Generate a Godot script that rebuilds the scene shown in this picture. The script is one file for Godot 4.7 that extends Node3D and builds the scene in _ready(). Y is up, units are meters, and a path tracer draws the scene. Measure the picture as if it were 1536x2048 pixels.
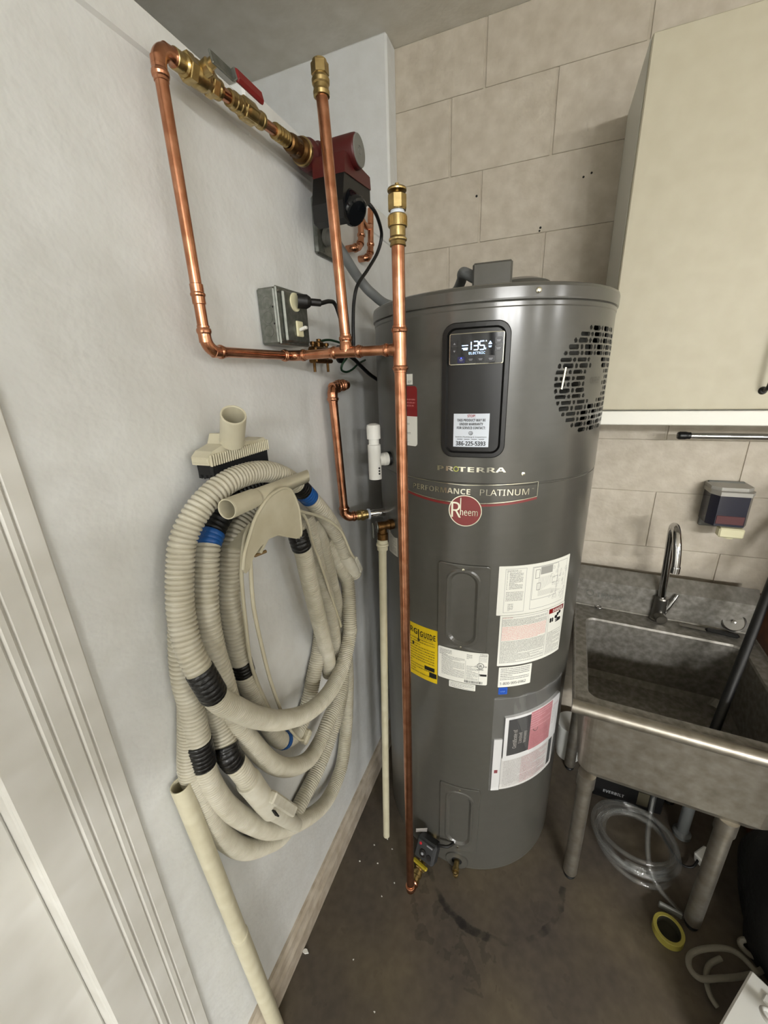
extends Node3D
# A water heater in the corner of a utility room, copper pipework and a coiled vacuum hose on the left wall.

# ------------------------------------------------------------------ mesh builder
class MB:
	var v := PackedVector3Array()
	var n := PackedVector3Array()
	var uv := PackedVector2Array()
	var id := PackedInt32Array()
	var xf := Transform3D.IDENTITY
	func vert(p: Vector3, nn: Vector3, u := Vector2.ZERO) -> int:
		v.append(xf * p)
		n.append((xf.basis * nn).normalized())
		uv.append(u)
		return v.size() - 1
	func tri(a: int, b: int, c: int):
		var f := (v[b] - v[a]).cross(v[c] - v[a])
		if f.dot(n[a] + n[b] + n[c]) > 0.0:
			id.append_array([a, c, b])
		else:
			id.append_array([a, b, c])
	func quad(a: int, b: int, c: int, d: int):
		tri(a, b, c)
		tri(a, c, d)
	func face(pts: Array, nn: Vector3, uvs: Array = []):
		var k: Array = []
		for i in pts.size():
			k.append(vert(pts[i], nn, uvs[i] if uvs.size() else Vector2.ZERO))
		for i in range(1, pts.size() - 1):
			tri(k[0], k[i], k[i + 1])
	func box(c: Vector3, s: Vector3, b := 0.0):
		var h := s * 0.5
		b = min(b, min(h.x, min(h.y, h.z)) * 0.9)
		for ax in 3:
			var u := (ax + 1) % 3
			var w := (ax + 2) % 3
			for sg in [-1.0, 1.0]:
				var nn := Vector3.ZERO
				nn[ax] = sg
				var q: Array = []
				for k in [[-1, -1], [1, -1], [1, 1], [-1, 1]]:
					var p := Vector3.ZERO
					p[ax] = sg * h[ax]
					p[u] = k[0] * (h[u] - b)
					p[w] = k[1] * (h[w] - b)
					q.append(c + p)
				face(q, nn, [Vector2(0, 1), Vector2(1, 1), Vector2(1, 0), Vector2(0, 0)])
		if b <= 0.0:
			return
		for ax in 3:
			var u := (ax + 1) % 3
			var w := (ax + 2) % 3
			for su in [-1.0, 1.0]:
				for sw in [-1.0, 1.0]:
					var nn := Vector3.ZERO
					nn[u] = su
					nn[w] = sw
					var q: Array = []
					for k in [[-1, 0], [1, 0], [1, 1], [-1, 1]]:
						var p := Vector3.ZERO
						p[ax] = k[0] * (h[ax] - b)
						p[u] = su * (h[u] - (b if k[1] == 1 else 0.0))
						p[w] = sw * (h[w] - (0.0 if k[1] == 1 else b))
						q.append(c + p)
					face(q, nn.normalized())
		for sx in [-1.0, 1.0]:
			for sy in [-1.0, 1.0]:
				for sz in [-1.0, 1.0]:
					var sv := Vector3(sx, sy, sz)
					var o := c + sv * (h - Vector3(b, b, b))
					face([o + Vector3(sx * b, 0, 0), o + Vector3(0, sy * b, 0), o + Vector3(0, 0, sz * b)], sv.normalized())
	static func frame(d: Vector3) -> Basis:
		var y := d.normalized()
		var t := Vector3.UP if abs(y.y) < 0.9 else Vector3.RIGHT
		var x := t.cross(y).normalized()
		return Basis(x, y, x.cross(y))
	# profile: [radius, height] pairs along dir from at
	func lathe(at: Vector3, dir: Vector3, prof: Array, segs := 24, turn := 0.0):
		var B := frame(dir)
		for i in prof.size() - 1:
			var r0: float = prof[i][0]
			var h0: float = prof[i][1]
			var r1: float = prof[i + 1][0]
			var h1: float = prof[i + 1][1]
			var d := Vector2(r1 - r0, h1 - h0)
			if d.length() < 1e-7:
				continue
			var base := -1
			for k in segs + 1:
				var a := TAU * k / segs + turn
				var rad := B.x * cos(a) + B.z * sin(a)
				var nn := rad * d.y - B.y * d.x
				var i0 := vert(at + rad * r0 + B.y * h0, nn, Vector2(float(k) / segs, h0))
				vert(at + rad * r1 + B.y * h1, nn, Vector2(float(k) / segs, h1))
				if base >= 0:
					quad(base, i0, i0 + 1, base + 1)
				base = i0
	# faceted prism (hex nuts): flat sides
	func nut(at: Vector3, dir: Vector3, r: float, h: float, sides := 6, turn := 0.0):
		var B := frame(dir)
		var ring: Array = []
		for k in sides:
			var a := TAU * k / sides + turn
			ring.append(B.x * cos(a) + B.z * sin(a))
		var c := r * 0.07
		for k in sides:
			var p: Vector3 = ring[k]
			var q: Vector3 = ring[(k + 1) % sides]
			var nn := (p + q).normalized()
			face([at + p * r + B.y * c, at + q * r + B.y * c, at + q * r + B.y * (h - c), at + p * r + B.y * (h - c)], nn)
			face([at + p * (r - c), at + q * (r - c), at + q * r + B.y * c, at + p * r + B.y * c], (nn - B.y).normalized())
			face([at + p * (r - c) + B.y * h, at + q * (r - c) + B.y * h, at + q * r + B.y * (h - c), at + p * r + B.y * (h - c)], (nn + B.y).normalized())
			face([at, at + p * (r - c), at + q * (r - c)], -B.y)
			face([at + B.y * h, at + p * (r - c) + B.y * h, at + q * (r - c) + B.y * h], B.y)
	static func curve(pts: Array, step := 0.004) -> Array:
		var out: Array = []
		var m := pts.size()
		for i in m - 1:
			var a: Vector3 = pts[max(i - 1, 0)]
			var b: Vector3 = pts[i]
			var c: Vector3 = pts[i + 1]
			var d: Vector3 = pts[min(i + 2, m - 1)]
			var k := int(max(1.0, ceil(b.distance_to(c) / step)))
			for j in k:
				out.append(b.cubic_interpolate(c, a, d, float(j) / k))
		out.append(pts[m - 1])
		return out
	# swept tube along exact points; ridge > 0 gives a corrugated hose
	func tube(pts: Array, r: float, segs := 12, ridge := 0.0, pitch := 0.008, cap := true, flat := 1.0):
		var path: Array = pts
		var wave := [[0.0, -1.0, 0.0], [0.09, -0.25, 1.0], [0.24, 0.70, 0.55], [0.5, 1.0, 0.0], [0.76, 0.70, -0.55], [0.91, -0.25, -1.0]]
		var lift := PackedVector2Array()
		if ridge > 0.0:
			path = []
			var run := 0.0
			var seg := 0
			var cyc := 0
			var total := 0.0
			for i in pts.size() - 1:
				total += (pts[i] as Vector3).distance_to(pts[i + 1])
			while true:
				var w: Array = wave[cyc % 6]
				var at: float = (cyc / 6 + w[0]) * pitch
				if at >= total:
					break
				while seg < pts.size() - 2 and run + (pts[seg] as Vector3).distance_to(pts[seg + 1]) < at:
					run += (pts[seg] as Vector3).distance_to(pts[seg + 1])
					seg += 1
				var a: Vector3 = pts[seg]
				var b: Vector3 = pts[seg + 1]
				path.append(a.lerp(b, (at - run) / max(a.distance_to(b), 1e-6)))
				lift.append(Vector2(w[1] * ridge, w[2] * ridge * 7.0 / pitch))
				cyc += 1
		var m := path.size()
		var side := frame((path[1] as Vector3) - (path[0] as Vector3)).x
		var prev := -1
		var s := 0.0
		for i in m:
			var p: Vector3 = path[i]
			var tg: Vector3 = ((path[min(i + 1, m - 1)] as Vector3) - (path[max(i - 1, 0)] as Vector3)).normalized()
			side = (side - tg * side.dot(tg)).normalized()
			var up := tg.cross(side)
			if i > 0:
				s += p.distance_to(path[i - 1])
			var rr := r
			var dr := 0.0
			if ridge > 0.0:
				rr = r + lift[i].x
				dr = lift[i].y
			var first := v.size()
			for k in segs + 1:
				var a := TAU * k / segs
				var rad := side * cos(a) + up * sin(a) * flat
				vert(p + rad * rr, rad - tg * dr, Vector2(float(k) / segs, s))
			if prev >= 0:
				for k in segs:
					quad(prev + k, prev + k + 1, first + k + 1, first + k)
			prev = first
		if cap:
			for e in [0, m - 1]:
				var q: Vector3 = path[e]
				var nn: Vector3 = (path[0] - path[1]) if e == 0 else (path[m - 1] - path[m - 2])
				var B := frame(nn)
				var ring: Array = []
				for k in segs:
					var a := TAU * k / segs
					ring.append(q + (B.x * cos(a) + B.z * sin(a)) * r)
				if flat == 1.0:
					face(ring, nn.normalized())
	# flat polygon (x, y) extruded along z
	func prism(poly: PackedVector2Array, depth: float):
		var t := Geometry2D.triangulate_polygon(poly)
		for z in [0.0, depth]:
			var nn := Vector3(0, 0, 1 if z > 0.0 else -1)
			var b := v.size()
			for p in poly:
				vert(Vector3(p.x, p.y, z), nn, p)
			for i in range(0, t.size(), 3):
				tri(b + t[i], b + t[i + 1], b + t[i + 2])
		var cw := Geometry2D.is_polygon_clockwise(poly)
		for i in poly.size():
			var p := poly[i]
			var q := poly[(i + 1) % poly.size()]
			var e := (q - p).normalized()
			var o := Vector3(e.y, -e.x, 0) * (1.0 if not cw else -1.0)
			if is_zero_approx(e.length()):
				continue
			face([Vector3(p.x, p.y, 0), Vector3(q.x, q.y, 0), Vector3(q.x, q.y, depth), Vector3(p.x, p.y, depth)], o)
	func mesh() -> ArrayMesh:
		var a := []
		a.resize(Mesh.ARRAY_MAX)
		a[Mesh.ARRAY_VERTEX] = v
		a[Mesh.ARRAY_NORMAL] = n
		a[Mesh.ARRAY_TEX_UV] = uv
		a[Mesh.ARRAY_INDEX] = id
		var m := ArrayMesh.new()
		m.add_surface_from_arrays(Mesh.PRIMITIVE_TRIANGLES, a)
		return m

const HR := 0.284          # heater jacket radius
const HX := 0.355          # heater axis
const HZ := 0.38
var M := {}
var used := {}
var rng := RandomNumberGenerator.new()

func numbered(called: String) -> String:
	var k: int = used.get(called, 0)
	used[called] = k + 1
	return called if k == 0 else "%s_%03d" % [called, k]

func thing(called: String, label: String, category: String, at := Vector3.ZERO, group := "") -> Node3D:
	var o := Node3D.new()
	o.name = numbered(called)
	add_child(o)
	o.position = at
	o.set_meta("label", label)
	o.set_meta("category", category)
	if group != "":
		o.set_meta("group", group)
	return o

func struct(called: String) -> Node3D:
	var o := Node3D.new()
	o.name = numbered(called)
	add_child(o)
	o.set_meta("kind", "structure")
	return o

# commit a builder as one named part; world coordinates are made local to its thing
func part(called: String, mb, mat: Material, parent: Node3D, label := "") -> MeshInstance3D:
	var o := MeshInstance3D.new()
	o.name = called
	o.mesh = mb.mesh() if mb is MB else mb
	o.material_override = mat
	parent.add_child(o, true)
	if mb is MB:
		var off := Vector3.ZERO
		var q: Node = parent
		while q != self and q is Node3D:
			off += (q as Node3D).position
			q = q.get_parent()
		o.position = -off
	if label != "":
		o.set_meta("label", label)
	return o

func mb(x := Transform3D.IDENTITY) -> MB:
	var b := MB.new()
	b.xf = x
	return b

func vv(a: Array) -> Array:
	var o: Array = []
	for p in a:
		o.append(Vector3(p[0], p[1], p[2]))
	return o

# ------------------------------------------------------------------ materials
func mat(c: Color, rough := 0.6, metal := 0.0) -> StandardMaterial3D:
	var m := StandardMaterial3D.new()
	m.albedo_color = c
	m.roughness = rough
	m.metallic = metal
	return m

func noise(freq: float, seed_ := 1, oct := 4) -> FastNoiseLite:
	var f := FastNoiseLite.new()
	f.seed = seed_
	f.noise_type = FastNoiseLite.TYPE_SIMPLEX_SMOOTH
	f.frequency = freq
	f.fractal_octaves = oct
	return f

func noise_tex(freq: float, a: Color, b: Color, size := 256, seed_ := 1, oct := 4) -> NoiseTexture2D:
	var t := NoiseTexture2D.new()
	t.width = size
	t.height = size
	t.seamless = true
	t.noise = noise(freq, seed_, oct)
	var g := Gradient.new()
	g.set_color(0, a)
	g.set_color(1, b)
	t.color_ramp = g
	return t

func bump_tex(freq: float, strength: float, size := 256, seed_ := 1, oct := 3) -> NoiseTexture2D:
	var t := NoiseTexture2D.new()
	t.width = size
	t.height = size
	t.seamless = true
	t.noise = noise(freq, seed_, oct)
	t.as_normal_map = true
	t.bump_strength = strength
	return t

func tri_mat(m: StandardMaterial3D, scale: float, albedo: Texture2D = null, bump: Texture2D = null, bump_scale := 1.0, rough_t: Texture2D = null) -> StandardMaterial3D:
	m.uv1_triplanar = true
	m.uv1_world_triplanar = true
	m.uv1_scale = Vector3.ONE * scale
	if albedo:
		m.albedo_texture = albedo
	if bump:
		m.normal_enabled = true
		m.normal_texture = bump
		m.normal_scale = bump_scale
	if rough_t:
		m.roughness_texture = rough_t
	return m

func emit(c: Color, e: float) -> StandardMaterial3D:
	var m := mat(c, 0.4)
	m.emission_enabled = true
	m.emission = c
	m.emission_energy_multiplier = e
	return m

func make_materials():
	var W := Color(1, 1, 1)
	M.drywall = tri_mat(mat(Color(0.86, 0.865, 0.86), 0.7), 4.0, noise_tex(0.012, Color(0.965, 0.962, 0.955), W, 256, 3, 3), bump_tex(0.06, 3.0, 256, 5), 0.13)
	M.ceiling = tri_mat(mat(Color(0.90, 0.885, 0.85), 0.9), 4.0, noise_tex(0.01, Color(0.94, 0.935, 0.92), W, 256, 8, 3), bump_tex(0.05, 3.0, 256, 6), 0.1)
	M.block = tri_mat(mat(Color(0.79, 0.755, 0.695), 0.6), 3.0, noise_tex(0.02, Color(0.90, 0.89, 0.87), W, 256, 11, 4), bump_tex(0.08, 4.0, 256, 12, 4), 0.14)
	M.block2 = tri_mat(mat(Color(0.78, 0.745, 0.685), 0.6), 3.0, noise_tex(0.02, Color(0.90, 0.89, 0.87), W, 256, 11, 4), bump_tex(0.08, 4.0, 256, 12, 4), 0.14)
	M.trim = tri_mat(mat(Color(0.86, 0.855, 0.835), 0.4), 5.0, noise_tex(0.015, Color(0.93, 0.925, 0.91), W, 128, 14, 3))
	M.base = tri_mat(mat(Color(0.80, 0.765, 0.71), 0.5), 3.0, noise_tex(0.03, Color(0.80, 0.77, 0.73), W, 256, 17, 5))
	M.copper = tri_mat(mat(Color(0.87, 0.645, 0.52), 0.27, 1.0), 9.0, noise_tex(0.012, Color(0.74, 0.66, 0.60), W, 256, 21, 4), null, 1.0, noise_tex(0.02, Color(0.7, 0.7, 0.7), W, 128, 22, 3))
	M.brass = tri_mat(mat(Color(0.79, 0.70, 0.50), 0.28, 1.0), 20.0, noise_tex(0.02, Color(0.80, 0.78, 0.72), W, 128, 25, 3))
	M.bronze = tri_mat(mat(Color(0.50, 0.38, 0.24), 0.42, 1.0), 20.0, noise_tex(0.03, Color(0.70, 0.66, 0.60), W, 128, 26, 4))
	M.heater = tri_mat(mat(Color(0.315, 0.31, 0.29), 0.28), 14.0, noise_tex(0.02, Color(0.955, 0.955, 0.95), W, 128, 28, 3), bump_tex(0.06, 1.2, 256, 29, 2), 0.10)
	M.heater.clearcoat_enabled = true
	M.heater.clearcoat = 0.4
	M.heater.clearcoat_roughness = 0.16
	M.black = mat(Color(0.035, 0.035, 0.037), 0.42)
	M.black_gloss = mat(Color(0.02, 0.02, 0.025), 0.12)
	M.rubber = mat(Color(0.03, 0.03, 0.032), 0.5)
	M.dark = mat(Color(0.03, 0.03, 0.03), 0.8)
	M.white_plastic = mat(Color(0.90, 0.90, 0.88), 0.35)
	M.pvc_cream = tri_mat(mat(Color(0.84, 0.82, 0.725), 0.4), 8.0, noise_tex(0.02, Color(0.92, 0.91, 0.88), W, 128, 31, 3))
	M.hose = tri_mat(mat(Color(0.83, 0.815, 0.76), 0.45), 6.0, noise_tex(0.02, Color(0.86, 0.845, 0.80), W, 256, 33, 4))
	M.beige = tri_mat(mat(Color(0.815, 0.795, 0.71), 0.38), 6.0, noise_tex(0.02, Color(0.92, 0.91, 0.88), W, 128, 34, 4))
	M.cuff = tri_mat(mat(Color(0.87, 0.86, 0.81), 0.42), 8.0, noise_tex(0.03, Color(0.90, 0.885, 0.84), W, 128, 35, 4))
	M.tape = tri_mat(mat(Color(0.03, 0.03, 0.032), 0.33), 30.0, null, bump_tex(0.05, 4.0, 128, 36), 0.6)
	M.blue = tri_mat(mat(Color(0.11, 0.35, 0.63), 0.4), 30.0, noise_tex(0.03, Color(0.85, 0.88, 0.9), W, 128, 37, 3))
	M.bristle = mat(Color(0.03, 0.03, 0.035), 0.75)
	M.galv = tri_mat(mat(Color(0.56, 0.565, 0.545), 0.4, 0.85), 10.0, noise_tex(0.03, Color(0.80, 0.82, 0.80), W, 256, 38, 4))
	M.steel = tri_mat(mat(Color(0.66, 0.64, 0.60), 0.40, 0.85), 4.0, noise_tex(0.02, Color(0.78, 0.765, 0.74), W, 256, 40, 5), bump_tex(0.03, 1.0, 256, 41), 0.05)
	M.steel_dirty = tri_mat(mat(Color(0.60, 0.59, 0.565), 0.48, 0.55), 5.0, noise_tex(0.03, Color(0.72, 0.705, 0.68), W, 256, 42, 5), bump_tex(0.05, 2.0, 256, 43), 0.05)
	M.chrome = mat(Color(0.80, 0.80, 0.80), 0.08, 1.0)
	M.pewter = mat(Color(0.55, 0.54, 0.52), 0.3, 1.0)
	M.cabinet = tri_mat(mat(Color(0.745, 0.72, 0.635), 0.5), 5.0, noise_tex(0.012, Color(0.965, 0.96, 0.95), W, 256, 45, 3))
	M.cab_white = mat(Color(0.90, 0.895, 0.86), 0.45)
	M.red = mat(Color(0.30, 0.085, 0.08), 0.42)
	M.red_grip = mat(Color(0.45, 0.05, 0.06), 0.45)
	M.grey_plastic = mat(Color(0.45, 0.45, 0.43), 0.5)
	M.conduit = mat(Color(0.42, 0.43, 0.43), 0.5)
	M.ivory = mat(Color(0.86, 0.84, 0.70), 0.35)
	M.green = mat(Color(0.05, 0.19, 0.11), 0.5)
	M.yellow = mat(Color(0.62, 0.58, 0.26), 0.5)
	M.smoke = mat(Color(0.17, 0.175, 0.225), 0.14)
	M.soap = mat(Color(0.30, 0.10, 0.11), 0.4)
	M.brown_wood = tri_mat(mat(Color(0.45, 0.28, 0.17), 0.6), 4.0, noise_tex(0.03, Color(0.7, 0.62, 0.55), W, 128, 47, 4))
	M.chromelet = mat(Color(0.88, 0.87, 0.80), 0.22, 1.0)
	M.badge_red = mat(Color(0.50, 0.03, 0.06), 0.3)
	M.badge_red.clearcoat_enabled = true
	M.ink = mat(Color(0.03, 0.03, 0.03), 0.6)
	M.redink = mat(Color(0.62, 0.05, 0.05), 0.6)
	M.lcd = emit(Color(0.72, 0.84, 1.0), 2.4)
	M.led = emit(Color(0.30, 0.36, 1.0), 2.2)
	M.icon = mat(Color(0.55, 0.56, 0.58), 0.4)
	M.bag = mat(Color(0.90, 0.91, 0.92, 0.07), 0.05)
	M.bag.transparency = BaseMaterial3D.TRANSPARENCY_ALPHA
	M.vinyl = mat(Color(0.62, 0.64, 0.64, 0.06), 0.06)
	M.vinyl.transparency = BaseMaterial3D.TRANSPARENCY_ALPHA
	M.rope = tri_mat(mat(Color(0.47, 0.45, 0.40), 0.8), 40.0, null, bump_tex(0.1, 5.0, 128, 48), 0.8)
	M.black_bag = tri_mat(mat(Color(0.018, 0.018, 0.018), 0.55), 6.0, null, bump_tex(0.03, 6.0, 256, 49), 0.5)
	M.lamp = emit(Color(1.0, 1.0, 0.99), 6.0)

func _ready():
	# camera: an ultra-wide phone lens held at eye height, tipped down
	var cam := Camera3D.new()
	cam.name = "camera"
	cam.fov = 104.87
	cam.near = 0.02
	cam.position = Vector3(0.515, 1.49, 1.5)
	cam.rotation = Vector3(-0.3281, 0.3915, -0.0370)
	add_child(cam)
	cam.current = true
	var we := WorldEnvironment.new()
	we.name = "environment"
	var env := Environment.new()
	env.background_mode = Environment.BG_COLOR
	env.background_color = Color(0, 0, 0)
	env.tonemap_mode = Environment.TONE_MAPPER_LINEAR
	env.tonemap_exposure = 1.0
	env.sdfgi_enabled = true
	env.ssao_enabled = true
	env.ssil_enabled = true
	we.environment = env
	add_child(we)
	make_materials()
	# three ceiling tube fixtures far out in the room, as the heater's highlights show them
	fixture("long white ceiling light panel facing the grey heater", Vector3(3.0, 2.436, 5.8), Vector2(2.3, 0.34), 20.0, 54.0, 6.5)
	fixture("square white ceiling light panel between the other two panels", Vector3(5.4, 2.436, 4.5), Vector2(0.6, 0.6), 0.0, 10.0, 0.0)
	fixture("square white ceiling light panel nearest the right wall", Vector3(5.8, 2.436, 2.5), Vector2(0.6, 0.6), 0.0, 11.0, 0.0)
	room()
	cabinet()
	heater()
	pouch()
	pipework()
	pump()
	wall_fittings()
	heater_fittings()
	hoses()
	sink()
	shelf_unit()
	washer()
	under_sink()
	floor_bits()
	photographer()

func fixture(label: String, at: Vector3, size: Vector2, yaw: float, energy: float, side_glow: float):
	var t := thing("light_panel", label, "ceiling light", at, "light panels on the ceiling")
	t.rotation_degrees.y = yaw
	var m := mb()
	for s in [[Vector3(0, -0.02, size.y / 2 + 0.01), Vector3(size.x + 0.04, 0.04, 0.02)], [Vector3(0, -0.02, -size.y / 2 - 0.01), Vector3(size.x + 0.04, 0.04, 0.02)], [Vector3(size.x / 2 + 0.01, -0.02, 0), Vector3(0.02, 0.04, size.y)], [Vector3(-size.x / 2 - 0.01, -0.02, 0), Vector3(0.02, 0.04, size.y)]]:
		m.box(s[0], s[1], 0.003)
	var o := MeshInstance3D.new()
	o.name = "frame"
	o.mesh = m.mesh()
	o.material_override = M.cab_white
	t.add_child(o, true)
	m = mb()
	m.box(Vector3(0, -0.025, 0), Vector3(size.x, 0.034, size.y))
	o = MeshInstance3D.new()
	o.name = "diffuser"
	o.mesh = m.mesh()
	o.material_override = M.lamp
	t.add_child(o, true)
	var l := AreaLight3D.new()
	l.name = "panel_glow"
	l.area_size = size
	l.area_normalize_energy = true
	l.light_color = Color(1.0, 1.0, 0.995)
	l.light_energy = energy
	l.area_range = 20.0
	l.area_attenuation = 2.0
	l.shadow_enabled = true
	l.position = Vector3(0, -0.047, 0)
	l.rotation_degrees = Vector3(-90, 0, 0)
	t.add_child(l, true)
	# the long fixture is a wrap-around lens that also glows sideways
	for i in (4 if side_glow > 0.0 else 0):
		var g := OmniLight3D.new()
		g.name = "lens_glow"
		g.light_color = l.light_color
		g.light_energy = side_glow / 4.0
		g.light_size = 0.05
		g.omni_range = 20.0
		g.omni_attenuation = 2.0
		g.shadow_enabled = true
		g.position = Vector3((i - 1.5) * size.x / 4.0, -0.11, 0)
		t.add_child(g, true)

# ------------------------------------------------------------------ the room
func room():
	var X0 := -1.6
	var X1 := 7.6
	var Z1 := 7.6
	var H := 2.436
	var f := struct("floor")
	var m := mb()
	var px := 0.00225
	# near corner: a computed concrete picture with the worn ring of an older tank
	m.face([Vector3(-0.1, 0, 0), Vector3(2.2, 0, 0), Vector3(2.2, 0, 2.3), Vector3(-0.1, 0, 2.3)], Vector3.UP, [Vector2(0, 0), Vector2(1, 0), Vector2(1, 1), Vector2(0, 1)])
	m.box(Vector3(1.05, -0.061, 1.15), Vector3(2.3, 0.12, 2.3))
	part("concrete_slab", m, floor_material(px), f)
	m = mb()
	m.box(Vector3((X0 - 0.1) / 2, -0.06, Z1 / 2), Vector3(-0.1 - X0, 0.12, Z1))
	m.box(Vector3((2.2 + X1) / 2, -0.06, Z1 / 2), Vector3(X1 - 2.2, 0.12, Z1))
	m.box(Vector3(1.05, -0.06, (2.3 + Z1) / 2), Vector3(2.3, 0.12, Z1 - 2.3))
	part("concrete_slab", m, tri_mat(mat(Color(0.56, 0.54, 0.50), 0.65), 2.0, noise_tex(0.02, Color(0.8, 0.79, 0.77), Color(1, 1, 1), 256, 60, 5)), f)
	var c := struct("ceiling")
	m = mb()
	m.box(Vector3((X0 + X1) / 2, H + 0.06, Z1 / 2), Vector3(X1 - X0 + 0.3, 0.12, Z1 + 0.3))
	part("ceiling_board", m, M.ceiling, c)
	# painted block wall, each block its own piece
	var wb := struct("wall_back")
	m = mb()
	m.box(Vector3((X0 + X1) / 2, H / 2, -0.1), Vector3(X1 - X0 + 0.3, H, 0.1935))
	part("mortar", m, M.block2, wb)
	var rows := [0.0, 0.10, 0.30, 0.502, 0.703, 0.903, 1.100, 1.272, 1.480, 1.687, 1.894, 2.084, 2.280, H]
	rng.seed = 4
	for r in rows.size() - 1:
		var y0: float = rows[r]
		var y1: float = rows[r + 1]
		var odd := (rows.size() - 2 - r) % 2 == 0      # the top course has its joints at .262, .672, 1.09 ...
		var js: Array = [-0.02, 0.262, 0.672] if odd else [-0.02, 0.163, 0.460, 0.873]
		while js[-1] < 4.2:
			js.append(js[-1] + 0.411)
		for k in js.size() - 1:
			var x0: float = js[k]
			var x1: float = js[k + 1]
			var b := mb()
			var pr := rng.randf() * 0.0006
			b.box(Vector3((x0 + x1) / 2, (y0 + y1) / 2, -0.02 + pr), Vector3(x1 - x0 - 0.007, y1 - y0 - 0.0008, 0.0396), 0.0010)
			part("block", b, M.block if rng.randf() < 0.6 else M.block2, wb)
	m = mb()
	m.box(Vector3(5.9, H / 2, -0.02), Vector3(3.4, H, 0.039))
	part("block_face", m, M.block, wb)
	# old anchor holes and chips in the paint
	for h in [[0.250, 2.02, 0.0035], [0.553, 2.015, 0.003], [0.573, 2.021, 0.003], [0.447, 1.907, 0.0035], [0.445, 1.899, 0.003]]:
		var hm := mb()
		hm.lathe(Vector3(h[0], h[1], 0.0003), Vector3(0, 0, 1), [[h[2], 0.0], [h[2] * 0.5, 0.0008], [0.0001, 0.0005]], 10)
		part("anchor_hole", hm, M.dark, wb)
	# the left wall stops short of the ceiling; a cap board runs along its top
	var wl := struct("wall_left")
	m = mb()
	m.box(Vector3(-0.06, 0.945, 0.645), Vector3(0.12, 1.89, 1.29))
	m.box(Vector3(-0.06, 0.945, 5.0), Vector3(0.12, 1.89, 5.2))
	part("drywall", m, M.drywall, wl)
	m = mb()
	m.box(Vector3(-0.058, 1.914, 1.15), Vector3(0.124, 0.05, 0.72), 0.004)
	m.box(Vector3(-0.058, 1.925, 0.40), Vector3(0.122, 0.075, 0.80), 0.004)
	m.box(Vector3(-0.06, 1.914, 4.5), Vector3(0.12, 0.05, 6.2))
	part("cap_board", m, M.drywall, wl)
	var wr := struct("wall_recess")
	m = mb()
	m.box(Vector3(-0.806, H / 2, 0.0385), Vector3(1.59, H, 0.076), 0.006)
	part("drywall", m, M.drywall, wr)
	m = mb()
	m.box(Vector3(X0 - 0.05, H / 2, Z1 / 2), Vector3(0.1, H, Z1))
	part("drywall", m, M.drywall, wr)
	var ws := struct("wall_right")
	m = mb()
	m.box(Vector3(X1 + 0.05, H / 2, Z1 / 2), Vector3(0.1, H, Z1 + 0.2))
	part("drywall", m, M.drywall, ws)
	var wf := struct("wall_front")
	m = mb()
	m.box(Vector3((X0 + X1) / 2, H / 2, Z1 + 0.05), Vector3(X1 - X0 + 0.2, H, 0.1))
	part("drywall", m, M.drywall, wf)
	# door with a stepped casing nearest the camera
	var d := struct("door_1")
	m = mb()
	for s in [[1.262, 1.284, 0.0050], [1.284, 1.295, 0.0058], [1.295, 1.318, 0.0053], [1.318, 1.329, 0.0061], [1.329, 1.374, 0.0057]]:
		m.box(Vector3(s[2] / 2, 0.94, (s[0] + s[1]) / 2), Vector3(s[2], 1.88, s[1] - s[0]), 0.003)
	part("casing", m, M.trim, d)
	m = mb()
	m.box(Vector3(-0.045, 0.945, 1.84), Vector3(0.04, 1.87, 0.93), 0.003)
	part("door_slab", m, M.trim, d)
	m = mb()
	m.box(Vector3(-0.05, 0.945, 1.33), Vector3(0.10, 1.88, 0.09), 0.002)
	m.box(Vector3(-0.05, 0.945, 2.36), Vector3(0.10, 1.88, 0.09), 0.002)
	part("jamb", m, M.trim, d)
	var bb := struct("baseboard_left")
	m = mb()
	m.xf = Transform3D(Basis(Vector3(0, 0, -1), Vector3.UP, Vector3(1, 0, 0)), Vector3(0, 0, 0))
	# profile runs along the wall
	m.xf = Transform3D.IDENTITY
	var prof := [Vector2(0, 0), Vector2(0.022, 0), Vector2(0.022, 0.055), Vector2(0.018, 0.066), Vector2(0.015, 0.086), Vector2(0.008, 0.092), Vector2(0, 0.092)]
	m.xf = Transform3D(Basis.IDENTITY, Vector3(0, 0, 0.0))
	m.prism(PackedVector2Array(prof), 1.26)
	part("moulding", m, M.base, bb)

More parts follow.
